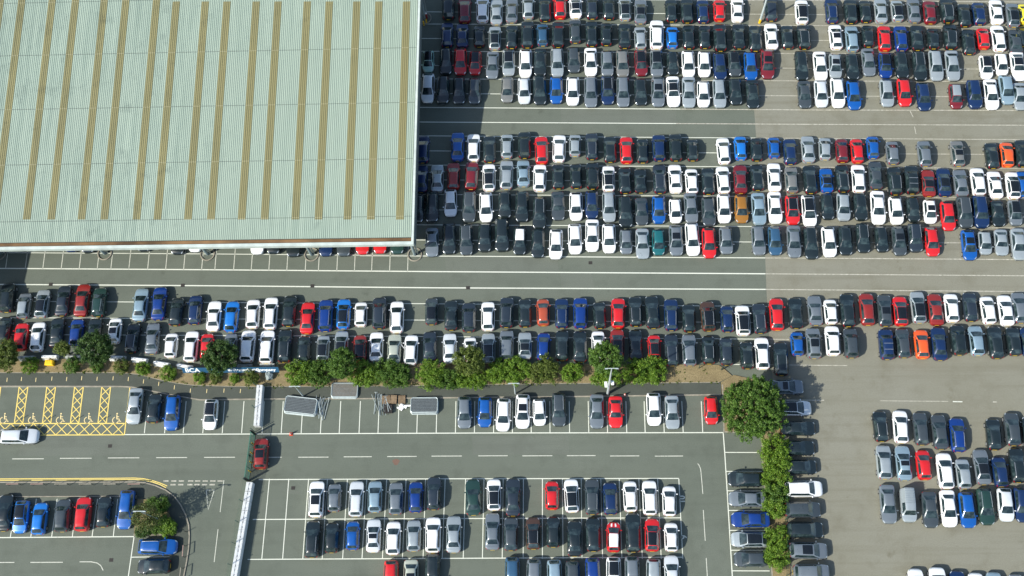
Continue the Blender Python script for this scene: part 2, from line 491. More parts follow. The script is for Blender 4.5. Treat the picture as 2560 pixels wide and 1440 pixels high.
for x in (14, 63, 107, 153, 198, 243, 277, 322, 369, 414, 459, 504, 537, 584, 628, 672, 717, 763, 796, 842, 886, 929, 974, 1019):
    y1 = 671 + x * 0.0072
    wline(wl, [(x, y1), (x - slope(x) * 70, y1 - 70)], 0.1)
for a, b, c in ((753, 759, 766), (794, 800, 806.5), (836, 841, 848)):
    wline(ml, [(-60, a), (0, a), (1020, b), (1918, c if a != 753 else 766)], 0.1)
    if a != 753: wline(fl, [(1918, c), (2120, c + 2)], 0.1)
wline(ml, [(1820, 911), (1925, 912)], 0.1); wline(fl, [(1925, 912), (2118, 914)], 0.1)
wline(fl, [(1950, 1000), (2060, 1000.5)], 0.12); wline(fl, [(2200, 1002), (2370, 1003.5)], 0.08); wline(ml, [(2382, 1004), (2406, 1004.5)], 0.12, 0.011); wline(fl, [(2482, 1005), (2492, 1005)], 0.12)
wline(fl, [(2275, 277), (2283, 293)], 0.1); wline(fl, [(2286, 316), (2290, 335)], 0.1)
# bays below the footpath
wline(ml, [(310, 1086.5), (640, 1085), (1200, 1082.5), (1809, 1081.5)], 0.12)
for x in (361, 411.5, 458, 507, 555.6, 604, 655, 703, 752.8, 801, 848, 897.6, 945, 995, 1042, 1090.5, 1138.5, 1186, 1234, 1281, 1328, 1375, 1424, 1472, 1519, 1567, 1613, 1660.6, 1708, 1757):
    wline(ml, [(x, 1083), (x - slope(x) * 80, 1003)], 0.1, 0.013)
# central double row
wline(ml, [(647, 1199), (1100, 1197), (1697, 1196)], 0.11)
wline(ml, [(632, 1298.7), (1100, 1296.5), (1702, 1294.5)], 0.11)
wline(ml, [(619, 1398.5), (1100, 1396), (1708, 1393)], 0.11)
tops = (673.6, 722, 771.5, 818.7, 868.7, 917, 967, 1015.3, 1064, 1113, 1164, 1210, 1258, 1308.6, 1356, 1406, 1453, 1502, 1548, 1597, 1644, 1697)
bots = (654.5, 706.6, 757, 805.5, 856.6, 905, 956, 1006, 1057.6, 1105.5, 1158, 1206, 1255.5, 1308, 1356, 1407.6, 1455, 1506.5, 1554.7, 1605.8, 1653, 1707)
for a, b in zip(tops, bots):
    wline(ml, [(a, 1197), (b, 1397)], 0.1, 0.013)
# bays to the left of the tall hedge
wline(ml, [(1808, 1082), (1812, 1135), (1818, 1230), (1824, 1330), (1831, 1445)], 0.12)
for i, y in enumerate((1131, 1178.5, 1227, 1276, 1326, 1375.5, 1427)):
    wline(ml, [(1812 + i * 3, y), (1900 + i * 4, y + 0.3)], 0.1, 0.013)
# lane dashes
for a, b, y, ox in ((88, 315, 597, 0), (432, 660, 593, 0), (777, 1003, 590, 0), (1125, 1347, 588, 0), (30, 252, 586, 500), (395, 588, 586, 500), (708, 925, 585, 500), (1035, 1237, 582, 500), (1348, 1560, 580, 500), (198, 417, 577, 1010), (535, 746, 575, 1010), (852, 1068, 575, 1010), (1173, 1380, 574, 1010), (15, 225, 576, 1520), (337, 540, 577, 1520)):
    wline(wl, [(ox + a / 2.88, 940 + y / 2.88), (ox + b / 2.88, 940 + (y - 1) / 2.88)], 0.1)
for pts in ([(645, 630), (655, 642), (665, 665), (668, 680), (676, 765), (683, 850)], [(686, 965), (693, 1080), (700, 1187)], [(707, 1310), (716, 1460)]):
    wline(wl, [(1520 + x / 2.88, 940 + y / 2.88) for x, y in pts], 0.09)
for pts in ([(172, 750), (145, 980)], [(130, 1103), (102, 1340)]):
    wline(wl, [(500 + x / 2.88, 940 + y / 2.88) for x, y in pts], 0.09)
for i, x in enumerate((600, 708, 815, 943, 1040, 1145, 1250, 1350)):
    wline(fl, [(300 + x / 5.54, 1202.5), (300 + (x + 72) / 5.54, 1202.5)], 0.16)
    if 0 < i < 7: wline(fl, [(300 + (x - 10) / 5.54, 1211.6), (300 + (x + 62) / 5.54, 1211.6)], 0.18)
wline(wl, [(300 + x / 5.54, 1180 + y / 5.54) for x, y in ((1195, 250), (1305, 250), (1222, 520), (1195, 250))], 0.12)
# lower-left bays
wline(ml, [(-60, 1344.5), (0, 1344), (335, 1341.5)], 0.12)
for x, xt in ((26, 41), (77, 91), (129, 143), (180.6, 194), (230, 244), (283, 294.5)):
    wline(ml, [(x, 1343), (xt, 1247)], 0.1, 0.013)
wline(ml, [(335, 1343), (321, 1440), (314, 1490)], 0.11); wline(ml, [(328, 1393), (424, 1391.5)], 0.1, 0.013)
wline(wl, [(-40, 1406.5), (36, 1406)], 0.1); wline(wl, [(76, 1406), (157, 1405.7)], 0.1)
wline(wl, [(199, 1404.5), (228, 1404.5), (243, 1407.5), (252, 1414), (258, 1426)], 0.1)
# footpath ticks
for x, y in ((19, 950), (55, 948), (91, 950), (131, 947), (168, 948), (205.5, 946), (244, 947.5), (284, 946), (322, 948), (360, 954), (398, 960), (437, 969), (477, 977), (518, 978), (561, 977), (602, 978)):
    wline(py_, [(x, y - 5), (x - slope(x) * 0 - 1.2, y + 5)], 0.075, KERB - 0.012)
# kerb strip at top of disabled bays
wline(wl, [(-60, 967), (320, 967)], 0.1)
# disabled bays: yellow hatching
def hatch(xa_t, xb_t, xa_b, xb_b, yt, yb, n):
    wline(yl, [(xa_t, yt), (xa_b, yb)], 0.12, 0.013); wline(yl, [(xb_t, yt), (xb_b, yb)], 0.12, 0.013)
    for i in range(n):
        f0, f1 = i / n, (i + 1) / n
        L0, L1 = xa_t + (xa_b - xa_t) * f0, xa_t + (xa_b - xa_t) * f1
        R0, R1 = xb_t + (xb_b - xb_t) * f0, xb_t + (xb_b - xb_t) * f1
        y0, y1 = yt + (yb - yt) * f0, yt + (yb - yt) * f1
        wline(yl, [(L0, y0), (R1, y1)], 0.1, 0.017); wline(yl, [(R0, y0), (L1, y1)], 0.1, 0.021)
for xt, xb in ((48, 36), (117, 106), (186.5, 176), (254.5, 245)):
    hatch(xt, xt + 22, xb, xb + 21, 967.5, 1058, 4)
hatch(-20, 2, -32, -10, 967.5, 1058, 4)
wline(yl, [(-60, 1059), (312, 1058.5)], 0.13, 0.013); wline(yl, [(-60, 1088.5), (310, 1087)], 0.12, 0.013)
wline(yl, [(325, 967), (311, 1087)], 0.12, 0.013)
for i in range(14):
    x0, x1 = -86 + i * 28.4, -86 + (i + 1) * 28.4
    wline(yl, [(x0, 1059), (x1 - 2, 1087.5)], 0.1, 0.017); wline(yl, [(x1, 1059), (x0 - 2, 1087.5)], 0.1, 0.021)
# double yellow lines
for off in (0.0, 3.6):
    wline(yl, [(-60, 1197.5 + off), (150, 1196.5 + off), (300, 1195.5 + off), (335, 1195 + off), (358, 1196.5 + off), (380, 1201 + off), (400, 1207.5 + off * 1.1), (418 - off * .8, 1215 + off * 1.2)], 0.1)
# wheelchair marks
def wheelchair(px, py):
    ax = (G(px + 10, py) - G(px - 10, py)).normalized()
    c = G(px, py); up = Vector((-ax.y, ax.x, 0))
    P = lambda u, v: c + ax * u + up * v
    arc = [P(-0.12 + 0.40 * math.cos(t), -0.22 + 0.40 * math.sin(t)) for t in np.linspace(R(110), R(352), 16)]
    py_.line(arc, 0.1, ZL + .004)
    py_.line([P(-0.03, 0.42), P(0.03, -0.08)], 0.13, ZL + .008)
    py_.line([P(0.0, -0.08), P(0.30, -0.08), P(0.48, -0.42), P(0.62, -0.36)], 0.1, ZL + .012)
    py_.line([P(0.0, 0.22), P(0.28, 0.20)], 0.09, ZL + .016)
    py_.sheet([P(-0.02 + 0.11 * math.cos(t), 0.6 + 0.11 * math.sin(t)) for t in np.linspace(0, 2 * math.pi, 11)[:-1]], ZL + .02)
for x in (11, 82, 151.5, 221.5, 292):
    wheelchair(x, 1046)
def text_mesh(body, size, name):
    cu = bpy.data.curves.new(name + '_font', 'FONT')
    cu.body = body; cu.size = size; cu.align_x = 'CENTER'; cu.align_y = 'CENTER'
    cu.fill_mode = 'FRONT'; cu.offset = 0.018
    o = bpy.data.objects.new(name + '_font', cu)
    col.objects.link(o)
    dg = bpy.context.evaluated_depsgraph_get()
    me = bpy.data.meshes.new_from_object(o.evaluated_get(dg))
    bpy.data.objects.remove(o)
    return me
num = MB()
for s_, x, y in (('10', 1706, 1248.5), ('9', 1710.5, 1342.5)):
    me = text_mesh(s_, 0.95, 'bay_number')
    c = G(x, y)
    num.add([(c.x - v.co.y, c.y + v.co.x, 0.013) for v in me.vertices], [tuple(p.vertices) for p in me.polygons])
tag(num.build('bay_numbers', M['white_line']), kind='structure')
tag(ml.build('white_road_markings', M['white_line']), kind='structure')
tag(fl.build('faded_road_markings', M['faded_line']), kind='structure')
tag(wl.build('worn_road_markings', M['worn_line']), kind='structure')
tag(yl.build('yellow_road_markings', M['yellow_line']), kind='structure')
tag(py_.build('pale_yellow_markings', M['pale_yellow']), kind='structure')

# ------------------------------------------------------------------ warehouse
RH, RSL = 5.7, math.tan(R(6.0))
PC = G(1034, 612, RH)                         # front right corner of the roof
RX, RY = PC.x, PC.y
wh = empty('warehouse', (RX - 30, RY + 35, 0))
tag(wh, 'large open-sided warehouse with pale ribbed metal roof and dirty yellow rooflight strips', 'warehouse')
WO = Vector((RX - 30, RY + 35, 0))
_dirv = None
def on_roof(px, py):
    """point of the sloping roof plane seen at a pixel"""
    d = ROT @ Vector(((px - 1280) / F, (720 - py) / F, -1.0))
    # z = RH + (y - RY) * RSL
    t = (HC - RH + RY * RSL) / (d.y * RSL - d.z)
    return Vector((d.x * t, d.y * t, HC + d.z * t))
A_ = on_roof(1034, 612); B_ = on_roof(1051, 0)
RSKEW = (B_.x - A_.x) / (B_.y - A_.y)         # the right edge, in plan
L0 = on_roof(-160, 700); YT = on_roof(600, -90).y
PITCH = 0.25
def roof_z(y): return RH + (y - RY) * RSL
def rib_sheet(mb, x0, x1, y0, y1, dz):
    """trapezoid-ribbed sheet; x measured at the front edge, ribs run along the skewed slope"""
    n = int(round((x1 - x0) / PITCH))
    vs_, fs = [], []
    prof = ((0.0, 0.0), (0.38, 0.0), (0.50, 0.045), (0.88, 0.045))
    xs = []
    for i in range(n):
        for u, z in prof:
            xs.append((x0 + (i + u) * PITCH, z))
    xs.append((x0 + n * PITCH, 0.0))
    for x, z in xs:
        for y in (y0, y1):
            vs_.append((x + (y - RY) * RSKEW - WO.x, y - WO.y, roof_z(y) + z + dz))
    for i in range(len(xs) - 1):
        fs.append((2 * i, 2 * i + 2, 2 * i + 3, 2 * i + 1))
    mb.add(vs_, fs)
XL = L0.x - 4
g = MB(); rib_sheet(g, XL, XL + int((RX - 0.3 - XL) / PITCH) * PITCH, RY + 1.0, YT, 0.0)
g.build('roof', M['roof'], wh)
for xb, xt in ((1002, 1017), (927, 946.5), (870, 893.7), (794, 822.8), (738, 767), (662, 696.5), (606, 642.3), (528, 571.4), (473, 513.4), (396, 442.5), (342, 388.5), (262, 315.6), (202, 260), (126, 187.5), (67, 133), (-14, 59), (-72, 6)):
    b = on_roof(xb, 549); t = on_roof(xt, 4)
    xf = (b.x - (b.y - RY) * RSKEW + t.x - (t.y - RY) * RSKEW) / 2
    i = round((xf - 0.5 - XL) / PITCH)
    g = MB(); rib_sheet(g, XL + i * PITCH, XL + (i + 4) * PITCH, b.y, t.y if xb > 350 else YT - 0.5, 0.018)
    g.build('rooflight', M['skylight'], wh)
def wbox(name, c, size, mat, rz=0.0):
    g = MB(); g.box((c[0] - WO.x, c[1] - WO.y, c[2]), size, rz); return g.build(name, mat, wh)
FX0 = XL
wbox('gutter', ((FX0 + RX - .3) / 2, RY + 0.72, RH - 0.16), (RX - .3 - FX0, 0.58, 0.1), M['gutter'])
wbox('front_fascia', ((FX0 + RX) / 2, RY + 0.21, RH - 0.15), (RX - FX0, 0.42, 0.62), M['fascia'])
# right-hand verge trim and gable cladding, following the slope
def verge(name, x0, x1, dz0, dz1, mat):
    g = MB(); v = []
    for y in (RY + 0.425, YT):
        for x, dz in ((x0, dz0), (x1, dz0), (x1, dz1), (x0, dz1)):
            v.append((x + RX + (y - RY) * RSKEW - WO.x, y - WO.y, roof_z(y) + dz))
    g.add(v, [(3, 2, 1, 0), (4, 5, 6, 7), (0, 1, 5, 4), (1, 2, 6, 5), (2, 3, 7, 6), (3, 0, 4, 7)])
    return g.build(name, mat, wh)
verge('verge_trim', -0.30, 0.0, -0.1, 0.14, M['fascia'])
verge('gable_cladding', 0.003, 0.10, -1.7, 0.06, M['side_wall'])
# ceiling underside, deep inside; keeps the shelter dark
g = MB(); v = []
for y in (RY + 0.43, YT):
    for x in (XL, RX - 0.31):
        v.append((x + (y - RY) * RSKEW - WO.x, y - WO.y, roof_z(y) - 0.45))
g.add(v, [(0, 1, 3, 2)]); g.build('ceiling', M['side_wall'], wh)
def column(px, py):
    p = G(px, py)
    top = roof_z(p.y) - 0.5
    q = p - WO
    g = MB(); g.tube((q.x, q.y, 0.02), (q.x, q.y, top), 0.2, 10)
    c = g.build('column', M['grey_col'], wh, smooth=True)
    g = MB(); g.tube((q.x + .38, q.y + .12, 0.02), (q.x + .38, q.y + .12, top - 0.3), 0.09, 8)
    g.build('downpipe', M['steel'], c, smooth=True)
    ring = MB(); n = 28; v = []
    for rr, z in ((0.98, 0.01), (0.98, 0.14), (0.84, 0.14), (0.84, 0.01)):
        for i in range(n):
            a = 2 * math.pi * i / n
            v.append((q.x + rr * math.cos(a), q.y + rr * math.sin(a), z))
    ring.add(v, [(k * n + i, k * n + (i + 1) % n, (k + 1) * n + (i + 1) % n, (k + 1) * n + i) for k in range(3) for i in range(n)])
    ring.build('column_kerb', M['kerb'], c)
for px, py in ((-2, 634), (262, 634), (519, 635.5), (779, 637), (1037, 637), (1062, 46)):
    column(px, py)
# higher wing beyond the left edge of the picture; its shadow falls into the lower-left lane
p = G(-120, 742)
wbox('side_wing', (p.x - 12, p.y + 1.0, 4.6), (24, 8.4, 9.2), M['side_wall'], R(-3))
for (px, py, nm) in ((1060, 63, 'yellow_bollard'), (1067, 58, 'yellow_bollard')):
    p = G(px, py)
    g = MB(); g.tube((0, 0, 0), (0, 0, 0.95), 0.09, 10); g.tube((0, 0, 0.95), (0, 0, 1.02), 0.09, 10, 0, 0.04)
    o = g.build(nm, M['yellow'], smooth=True); o.location = p
    tag(o, 'yellow steel bollard at the warehouse corner, ' + ('nearer the wall' if px == 1060 else 'nearer the parked cars'), 'bollard')
p = G(1067, 46); g = MB(); g.tube((0, 0, 0), (0, 0, 1.25), 0.16, 12)
o = g.build('fire_point', M['red'], smooth=True); o.location = p
g = MB(); g.tube((0, 0, 1.25), (0, 0, 1.36), 0.16, 12, 0, 0.11); g.build('cap', M['white_block'], o)
tag(o, 'dark red fire point post with white cap beside the warehouse column', 'fire point')

# ------------------------------------------------------------------ car model
CT = {  # length, width, height, belt, cowl distance from nose, roof front, roof rear (from tail), deck (len, height) or None
    'h': dict(L=4.05, W=1.76, H=1.47, belt=0.93, cowl=0.95, rf=1.76, rr=0.64, deck=None, hood=0.80),
    'm': dict(L=3.60, W=1.66, H=1.50, belt=0.93, cowl=0.74, rf=1.48, rr=0.50, deck=None, hood=0.82),
    's': dict(L=4.65, W=1.81, H=1.43, belt=0.93, cowl=1.20, rf=2.06, rr=1.26, deck=(0.62, 1.01), hood=0.78),
    'e': dict(L=4.68, W=1.81, H=1.47, belt=0.95, cowl=1.18, rf=2.04, rr=0.54, deck=None, hood=0.79),
    'u': dict(L=4.50, W=1.87, H=1.69, belt=1.08, cowl=1.08, rf=1.80, rr=0.50, deck=None, hood=0.93),
    'c': dict(L=4.15, W=1.78, H=1.30, belt=0.88, cowl=1.28, rf=1.92, rr=1.15, deck=(0.55, 0.95), hood=0.72),
    'v': dict(L=4.30, W=1.80, H=1.83, belt=1.02, cowl=0.85, rf=1.35, rr=0.16, deck=None, hood=0.88)}

def car_surface(t):
    p = CT[t]; L, W, H = p['L'], p['W'], p['H']
    h = L / 2; hw = W / 2
    wp = ([-h, -h + .05, -h + .15, -h + .38, -h + .8, 0, h - 1.1, h - .75, h - .42, h - .20, h - .07, h],
          [.56, .74, .88, .96, .995, 1., 1., .985, .935, .835, .67, .40])
    if p['deck']:
        dl, dh = p['deck']
        zp = ([-h, -h + .05, -h + .13, -h + .28, -h + dl, -h + p['rr'], -h + p['rr'] + .35, 0.0, h - p['rf'], h - p['cowl'], h - .55, h - .22, h - .07, h],
              [.62, .84, dh - .05, dh, dh + .02, H - .05, H - .005, H, H - .055, p['belt'] + .05, p['hood'] + .08, p['hood'], p['hood'] - .12, .50])
    else:
        zp = ([-h, -h + .04, -h + .09, -h + .13, -h + p['rr'], -h + p['rr'] + .35, 0.0, h - p['rf'], h - p['cowl'], h - .55, h - .22, h - .07, h],
              [.58, p['belt'] - .18, p['belt'] - .02, p['belt'] + .06, H - .055, H - .015, H, H - .055, p['belt'] + .05, p['hood'] + .08, p['hood'], p['hood'] - .12, .50])
    rp = ([-h, -h + .12, -h + (p['deck'][0] if p['deck'] else .13), -h + p['rr'], 0.0, h - p['rf'], h - p['cowl'], h - .4, h],
          [.80, .84, .82, .605, .665, .635, .815, .84, .80])
    def ring(y):
        w_ = hw * np.interp(y, *wp); zt = np.interp(y, *zp); rr = np.interp(y, *rp)
        cab = np.interp(y, [-h + .13, -h + p['rr'], h - p['rf'], h - p['cowl']], [0, 1, 1, 0])
        wr = (rr * hw) if cab > 0.5 else rr * (hw * cab + w_ * (1 - cab))
        wr = min(wr, w_ * .93)
        zb = min(p['belt'] + 0.02 * (-y / h), zt - .045)
        lo = .20 if abs(y) < h - .25 else .27
        drop = .075 * cab + .035 * (1 - cab)
        pts = [(.86 * w_, lo), (.97 * w_, lo + .12), (w_, min(.56, zb - .06)), (.985 * w_, zb - .045), (.945 * w_, zb), (wr, zt - drop), (wr * .78, zt - .022), (wr * .4, zt - .004)]
        full = pts + [(0, zt)] + [(-a, b) for a, b in pts[::-1]]
        return np.array([(a, y, b) for a, b in full])       # 17 points, index 8 is the middle
    ys = sorted(set([round(v, 4) for v in list(wp[0]) + list(zp[0]) + list(np.linspace(-h + .5, h - .5, 9))]))
    return ring, ys
def surf_point(ring, y, j):
    r = ring(y); i = min(int(j), 15); f = j - i
    return r[i] * (1 - f) + r[i + 1] * f
def patch(ring, yj, ny, nj, off):
    """yj(u, v) -> (y, j) for u, v in 0..1; a panel lying on the body, raised by off"""
    vs_ = []
    for a in range(ny + 1):
        for b in range(nj + 1):
            y, j = yj(a / ny, b / nj)
            P0 = surf_point(ring, y, j)
            dy = surf_point(ring, y + .01, j) - surf_point(ring, y - .01, j)
            dj = surf_point(ring, y, min(j + .05, 16)) - surf_point(ring, y, max(j - .05, 0))
            n_ = np.cross(dy, dj); n_ /= (np.linalg.norm(n_) + 1e-9)
            if n_ @ (P0 - np.array([0, y * .6, .55])) < 0: n_ = -n_
            vs_.append(P0 + n_ * off)
    fs = []
    for a in range(ny):
        for b in range(nj):
            q = a * (nj + 1) + b
            fs.append((q, q + 1, q + nj + 2, q + nj + 1))
    return vs_, fs
def lerp(a, b, t): return a + (b - a) * t
PARTS = {}
def car_parts(t):
    p = CT[t]; h = p['L'] / 2; ring, ys = car_surface(t)
    out = {}
    def simple(name, mats, *patches, smooth=True):
        mb = MB()
        for vs_, fs in patches: mb.add(vs_, fs)
        out[name] = mb.mesh('car_' + name, mats, smooth)
    mb = MB(); rings = [ring(y) for y in ys]
    vs_ = [tuple(q) for r in rings for q in r]; n = 17
    fs = [(i * n + k, i * n + k + 1, (i + 1) * n + k + 1, (i + 1) * n + k) for i in range(len(ys) - 1) for k in range(n - 1)]
    fs.append(tuple(range(n))); fs.append(tuple((len(ys) - 1) * n + k for k in range(n - 1, -1, -1)))
    mb.add(vs_, fs); out['body'] = mb.mesh('car_body', PAINT['w'], True)
    yc, yf, yr = h - p['cowl'], h - p['rf'], -h + p['rr']
    yd = -h + (p['deck'][0] if p['deck'] else .13)
    simple('windscreen', M['glass'], patch(ring, lambda u, v: (lerp(yc - .02 + .05 * (1 - (2 * v - 1) ** 2), yf + .05, u), lerp(5.15, 10.85, v)), 5, 8, .008))
    simple('rear_window', M['glass'], patch(ring, lambda u, v: (lerp(yd + .05, yr - .04, u), lerp(5.3, 10.7, v)), 4, 8, .008))
    b0 = yd + (.25 if p['deck'] else .42); b1 = yr + (.10 if p['deck'] else .12)
    if t == 'v': b0 = b1 = yf - 0.95
    simple('side_window', M['glass'], patch(ring, lambda u, v: (lerp(lerp(b0, b1, v), lerp(yc - .12, yf - .08, v), u), lerp(4.12, 4.86, v)), 8, 2, .008))
    simple('side_window_left', M['glass'], patch(ring, lambda u, v: (lerp(lerp(b0, b1, v), lerp(yc - .12, yf - .08, v), u), 16 - lerp(4.12, 4.86, v)), 8, 2, .008))
    simple('roof_panel', M['trim_black'], patch(ring, lambda u, v: (lerp(yr + .03, yf - .02, u), lerp(5.12, 10.88, v)), 12, 8, .018))
    simple('sunroof', M['trim_black'], patch(ring, lambda u, v: (lerp(lerp(yr, yf, .42), yf - .14, u), lerp(5.75, 10.25, v)), 6, 6, .026))
    for nm, mir in (('headlight', 0), ('headlight_left', 1)):
        simple(nm, M['lamp_glass'], patch(ring, lambda u, v: (lerp(h - .09, h - .40 + .12 * v, u), abs(16 * mir - lerp(3.35, 5.05, v))), 3, 3, .008))
    for nm, mir in (('tail_light', 0), ('tail_light_left', 1)):
        simple(nm, M['tail_red'], patch(ring, lambda u, v: (lerp(-h + .015, -h + (.24 if p['deck'] else .17), u), abs(16 * mir - lerp(2.9, 4.7, v))), 3, 3, .009))
    for nm, sg in (('wing_mirror', 1), ('wing_mirror_left', -1)):
        mb = MB(); x = sg * (p['W'] / 2 + .075); y = yc - .30; z = p['belt'] + .06
        v = []
        for sx in (-.10, .0, .10):
            for (dy, dz) in ((.055, -.05), (.055, .05), (-.06, .06), (-.06, -.06)):
                k = 1.0 if sx * sg <= 0.05 else .7
                v.append((x + sx, y + dy * k - abs(sx) * .1, z + dz * k))
        f = [(0, 1, 2, 3), (8, 11, 10, 9)]
        for k in (0, 1):
            for i in range(4): f.append((k * 4 + i, k * 4 + 4 + i, k * 4 + 4 + (i + 1) % 4, k * 4 + (i + 1) % 4))
        mb.add(v, f); out[nm] = mb.mesh('car_' + nm, PAINT['w'])
    for nm, sg in (('roof_rail', 1), ('roof_rail_left', -1)):
        mb = MB(); pts = []
        for y in np.linspace(yr + .10, yf - .12, 6):
            q = surf_point(ring, y, 5.18); pts.append((sg * q[0], y, q[2] + .045))
        mb.path([(pts[0][0], pts[0][1], pts[0][2] - .05)] + pts + [(pts[-1][0], pts[-1][1], pts[-1][2] - .05)], .026, 5)
        out[nm] = mb.mesh('car_' + nm, M['rail_alu'])
    mb = MB(); mb.box((0, -h - .006, .56), (.52, .02, .12)); out['number_plate'] = mb.mesh('car_number_plate', M['plate_yellow'])
    mb = MB(); q = ring(h - .02); mb.box((0, h - .02, .42), (.86, .07, .16)); out['grille'] = mb.mesh('car_grille', M['trim_black'])
    wy0, wy1 = -h + .80, h - .86
    k = 0
    for sg in (1, -1):
        for wy in (wy1, wy0):
            mb = MB(); r = .325 if t != 'u' else .36; x1 = sg * (p['W'] / 2 + .004); x0 = sg * (p['W'] / 2 - .2)
            mb.tube((x0, wy, r), (x1, wy, r), r, 14, 0)
            mb.tube((x1 - sg * .01, wy, r), (x1 + sg * .012, wy, r), r * .66, 12, 1)
            out['wheel%d' % k] = mb.mesh('car_wheel', [M['black'], M['alloy']]); k += 1
    # bonnet stripes and roof ribs for the few that have them
    for nm, js in (('bonnet_stripe', (6.7, 7.4)), ('bonnet_stripe_left', (8.6, 9.3))):
        simple(nm, M['white_trim'], patch(ring, lambda u, v: (lerp(h - .2, h - p['cowl'] + .12, u), lerp(js[0], js[1], v)), 4, 2, .008))
    mb = MB()
    for i in range(7):
        y = lerp(yr + .15, yf - .9, i / 6); q = surf_point(ring, y, 6)
        mb.box((0, y, q[2] + .03), (1.15, .05, .04))
    out['roof_rib'] = mb.mesh('car_roof_rib', M['steel'])
    # cross bars
    mb = MB()
    for f_ in (.3, .7):
        y = lerp(yr, yf, f_); q = surf_point(ring, y, 5.2)
        mb.box((0, y, q[2] + .07), (2 * abs(q[0]), .05, .03))
    out['roof_bar'] = mb.mesh('car_roof_bar', M['rail_alu'])
    mb = MB(); mb.box((-p['W'] / 2 - .36, h - p['cowl'] - .52, .62), (.06, .95, .55), R(40)); out['open_door'] = mb.mesh('car_open_door', PAINT['w'])
    return out
for t in CT: PARTS[t] = car_parts(t)

def part_list(flags, typ):
    """(part name, mesh key, what colours it)"""
    pl_ = [('body', 'body', 'paint'), ('windscreen', 'windscreen', None), ('rear_window', 'rear_window', None), ('side_window', 'side_window', None), ('side_window', 'side_window_left', None),
           ('headlight', 'headlight', None), ('headlight', 'headlight_left', None), ('tail_light', 'tail_light', None), ('tail_light', 'tail_light_left', None),
           ('wing_mirror', 'wing_mirror', 'paint'), ('wing_mirror', 'wing_mirror_left', 'paint'), ('number_plate', 'number_plate', None), ('grille', 'grille', None)]
    pl_ += [('wheel', 'wheel%d' % i, None) for i in range(4)]
    if typ == 'v': pl_ = [q for q in pl_ if q[0] != 'rear_window'] + [('roof_rib', 'roof_rib', None)]
    if 'R' in flags: pl_.append(('roof_panel', 'roof_panel', None))
    if 'Z' in flags: pl_ += [('roof_panel', 'roof_panel', 'white'), ('bonnet_stripe', 'bonnet_stripe', None), ('bonnet_stripe', 'bonnet_stripe_left', None)]
    if 'H' in flags: pl_.append(('roof_panel', 'roof_panel', 'white'))
    if 'Q' in flags: pl_.append(('roof_panel', 'roof_panel', 'silver'))
    if 'S' in flags: pl_.append(('sunroof', 'sunroof', None))
    if 'L' in flags: pl_ += [('roof_rail', 'roof_rail', None), ('roof_rail', 'roof_rail_left', None)]
    if 'X' in flags: pl_.append(('roof_bar', 'roof_bar', None))
    if 'O' in flags: pl_.append(('door', 'open_door', 'paint'))
    return pl_

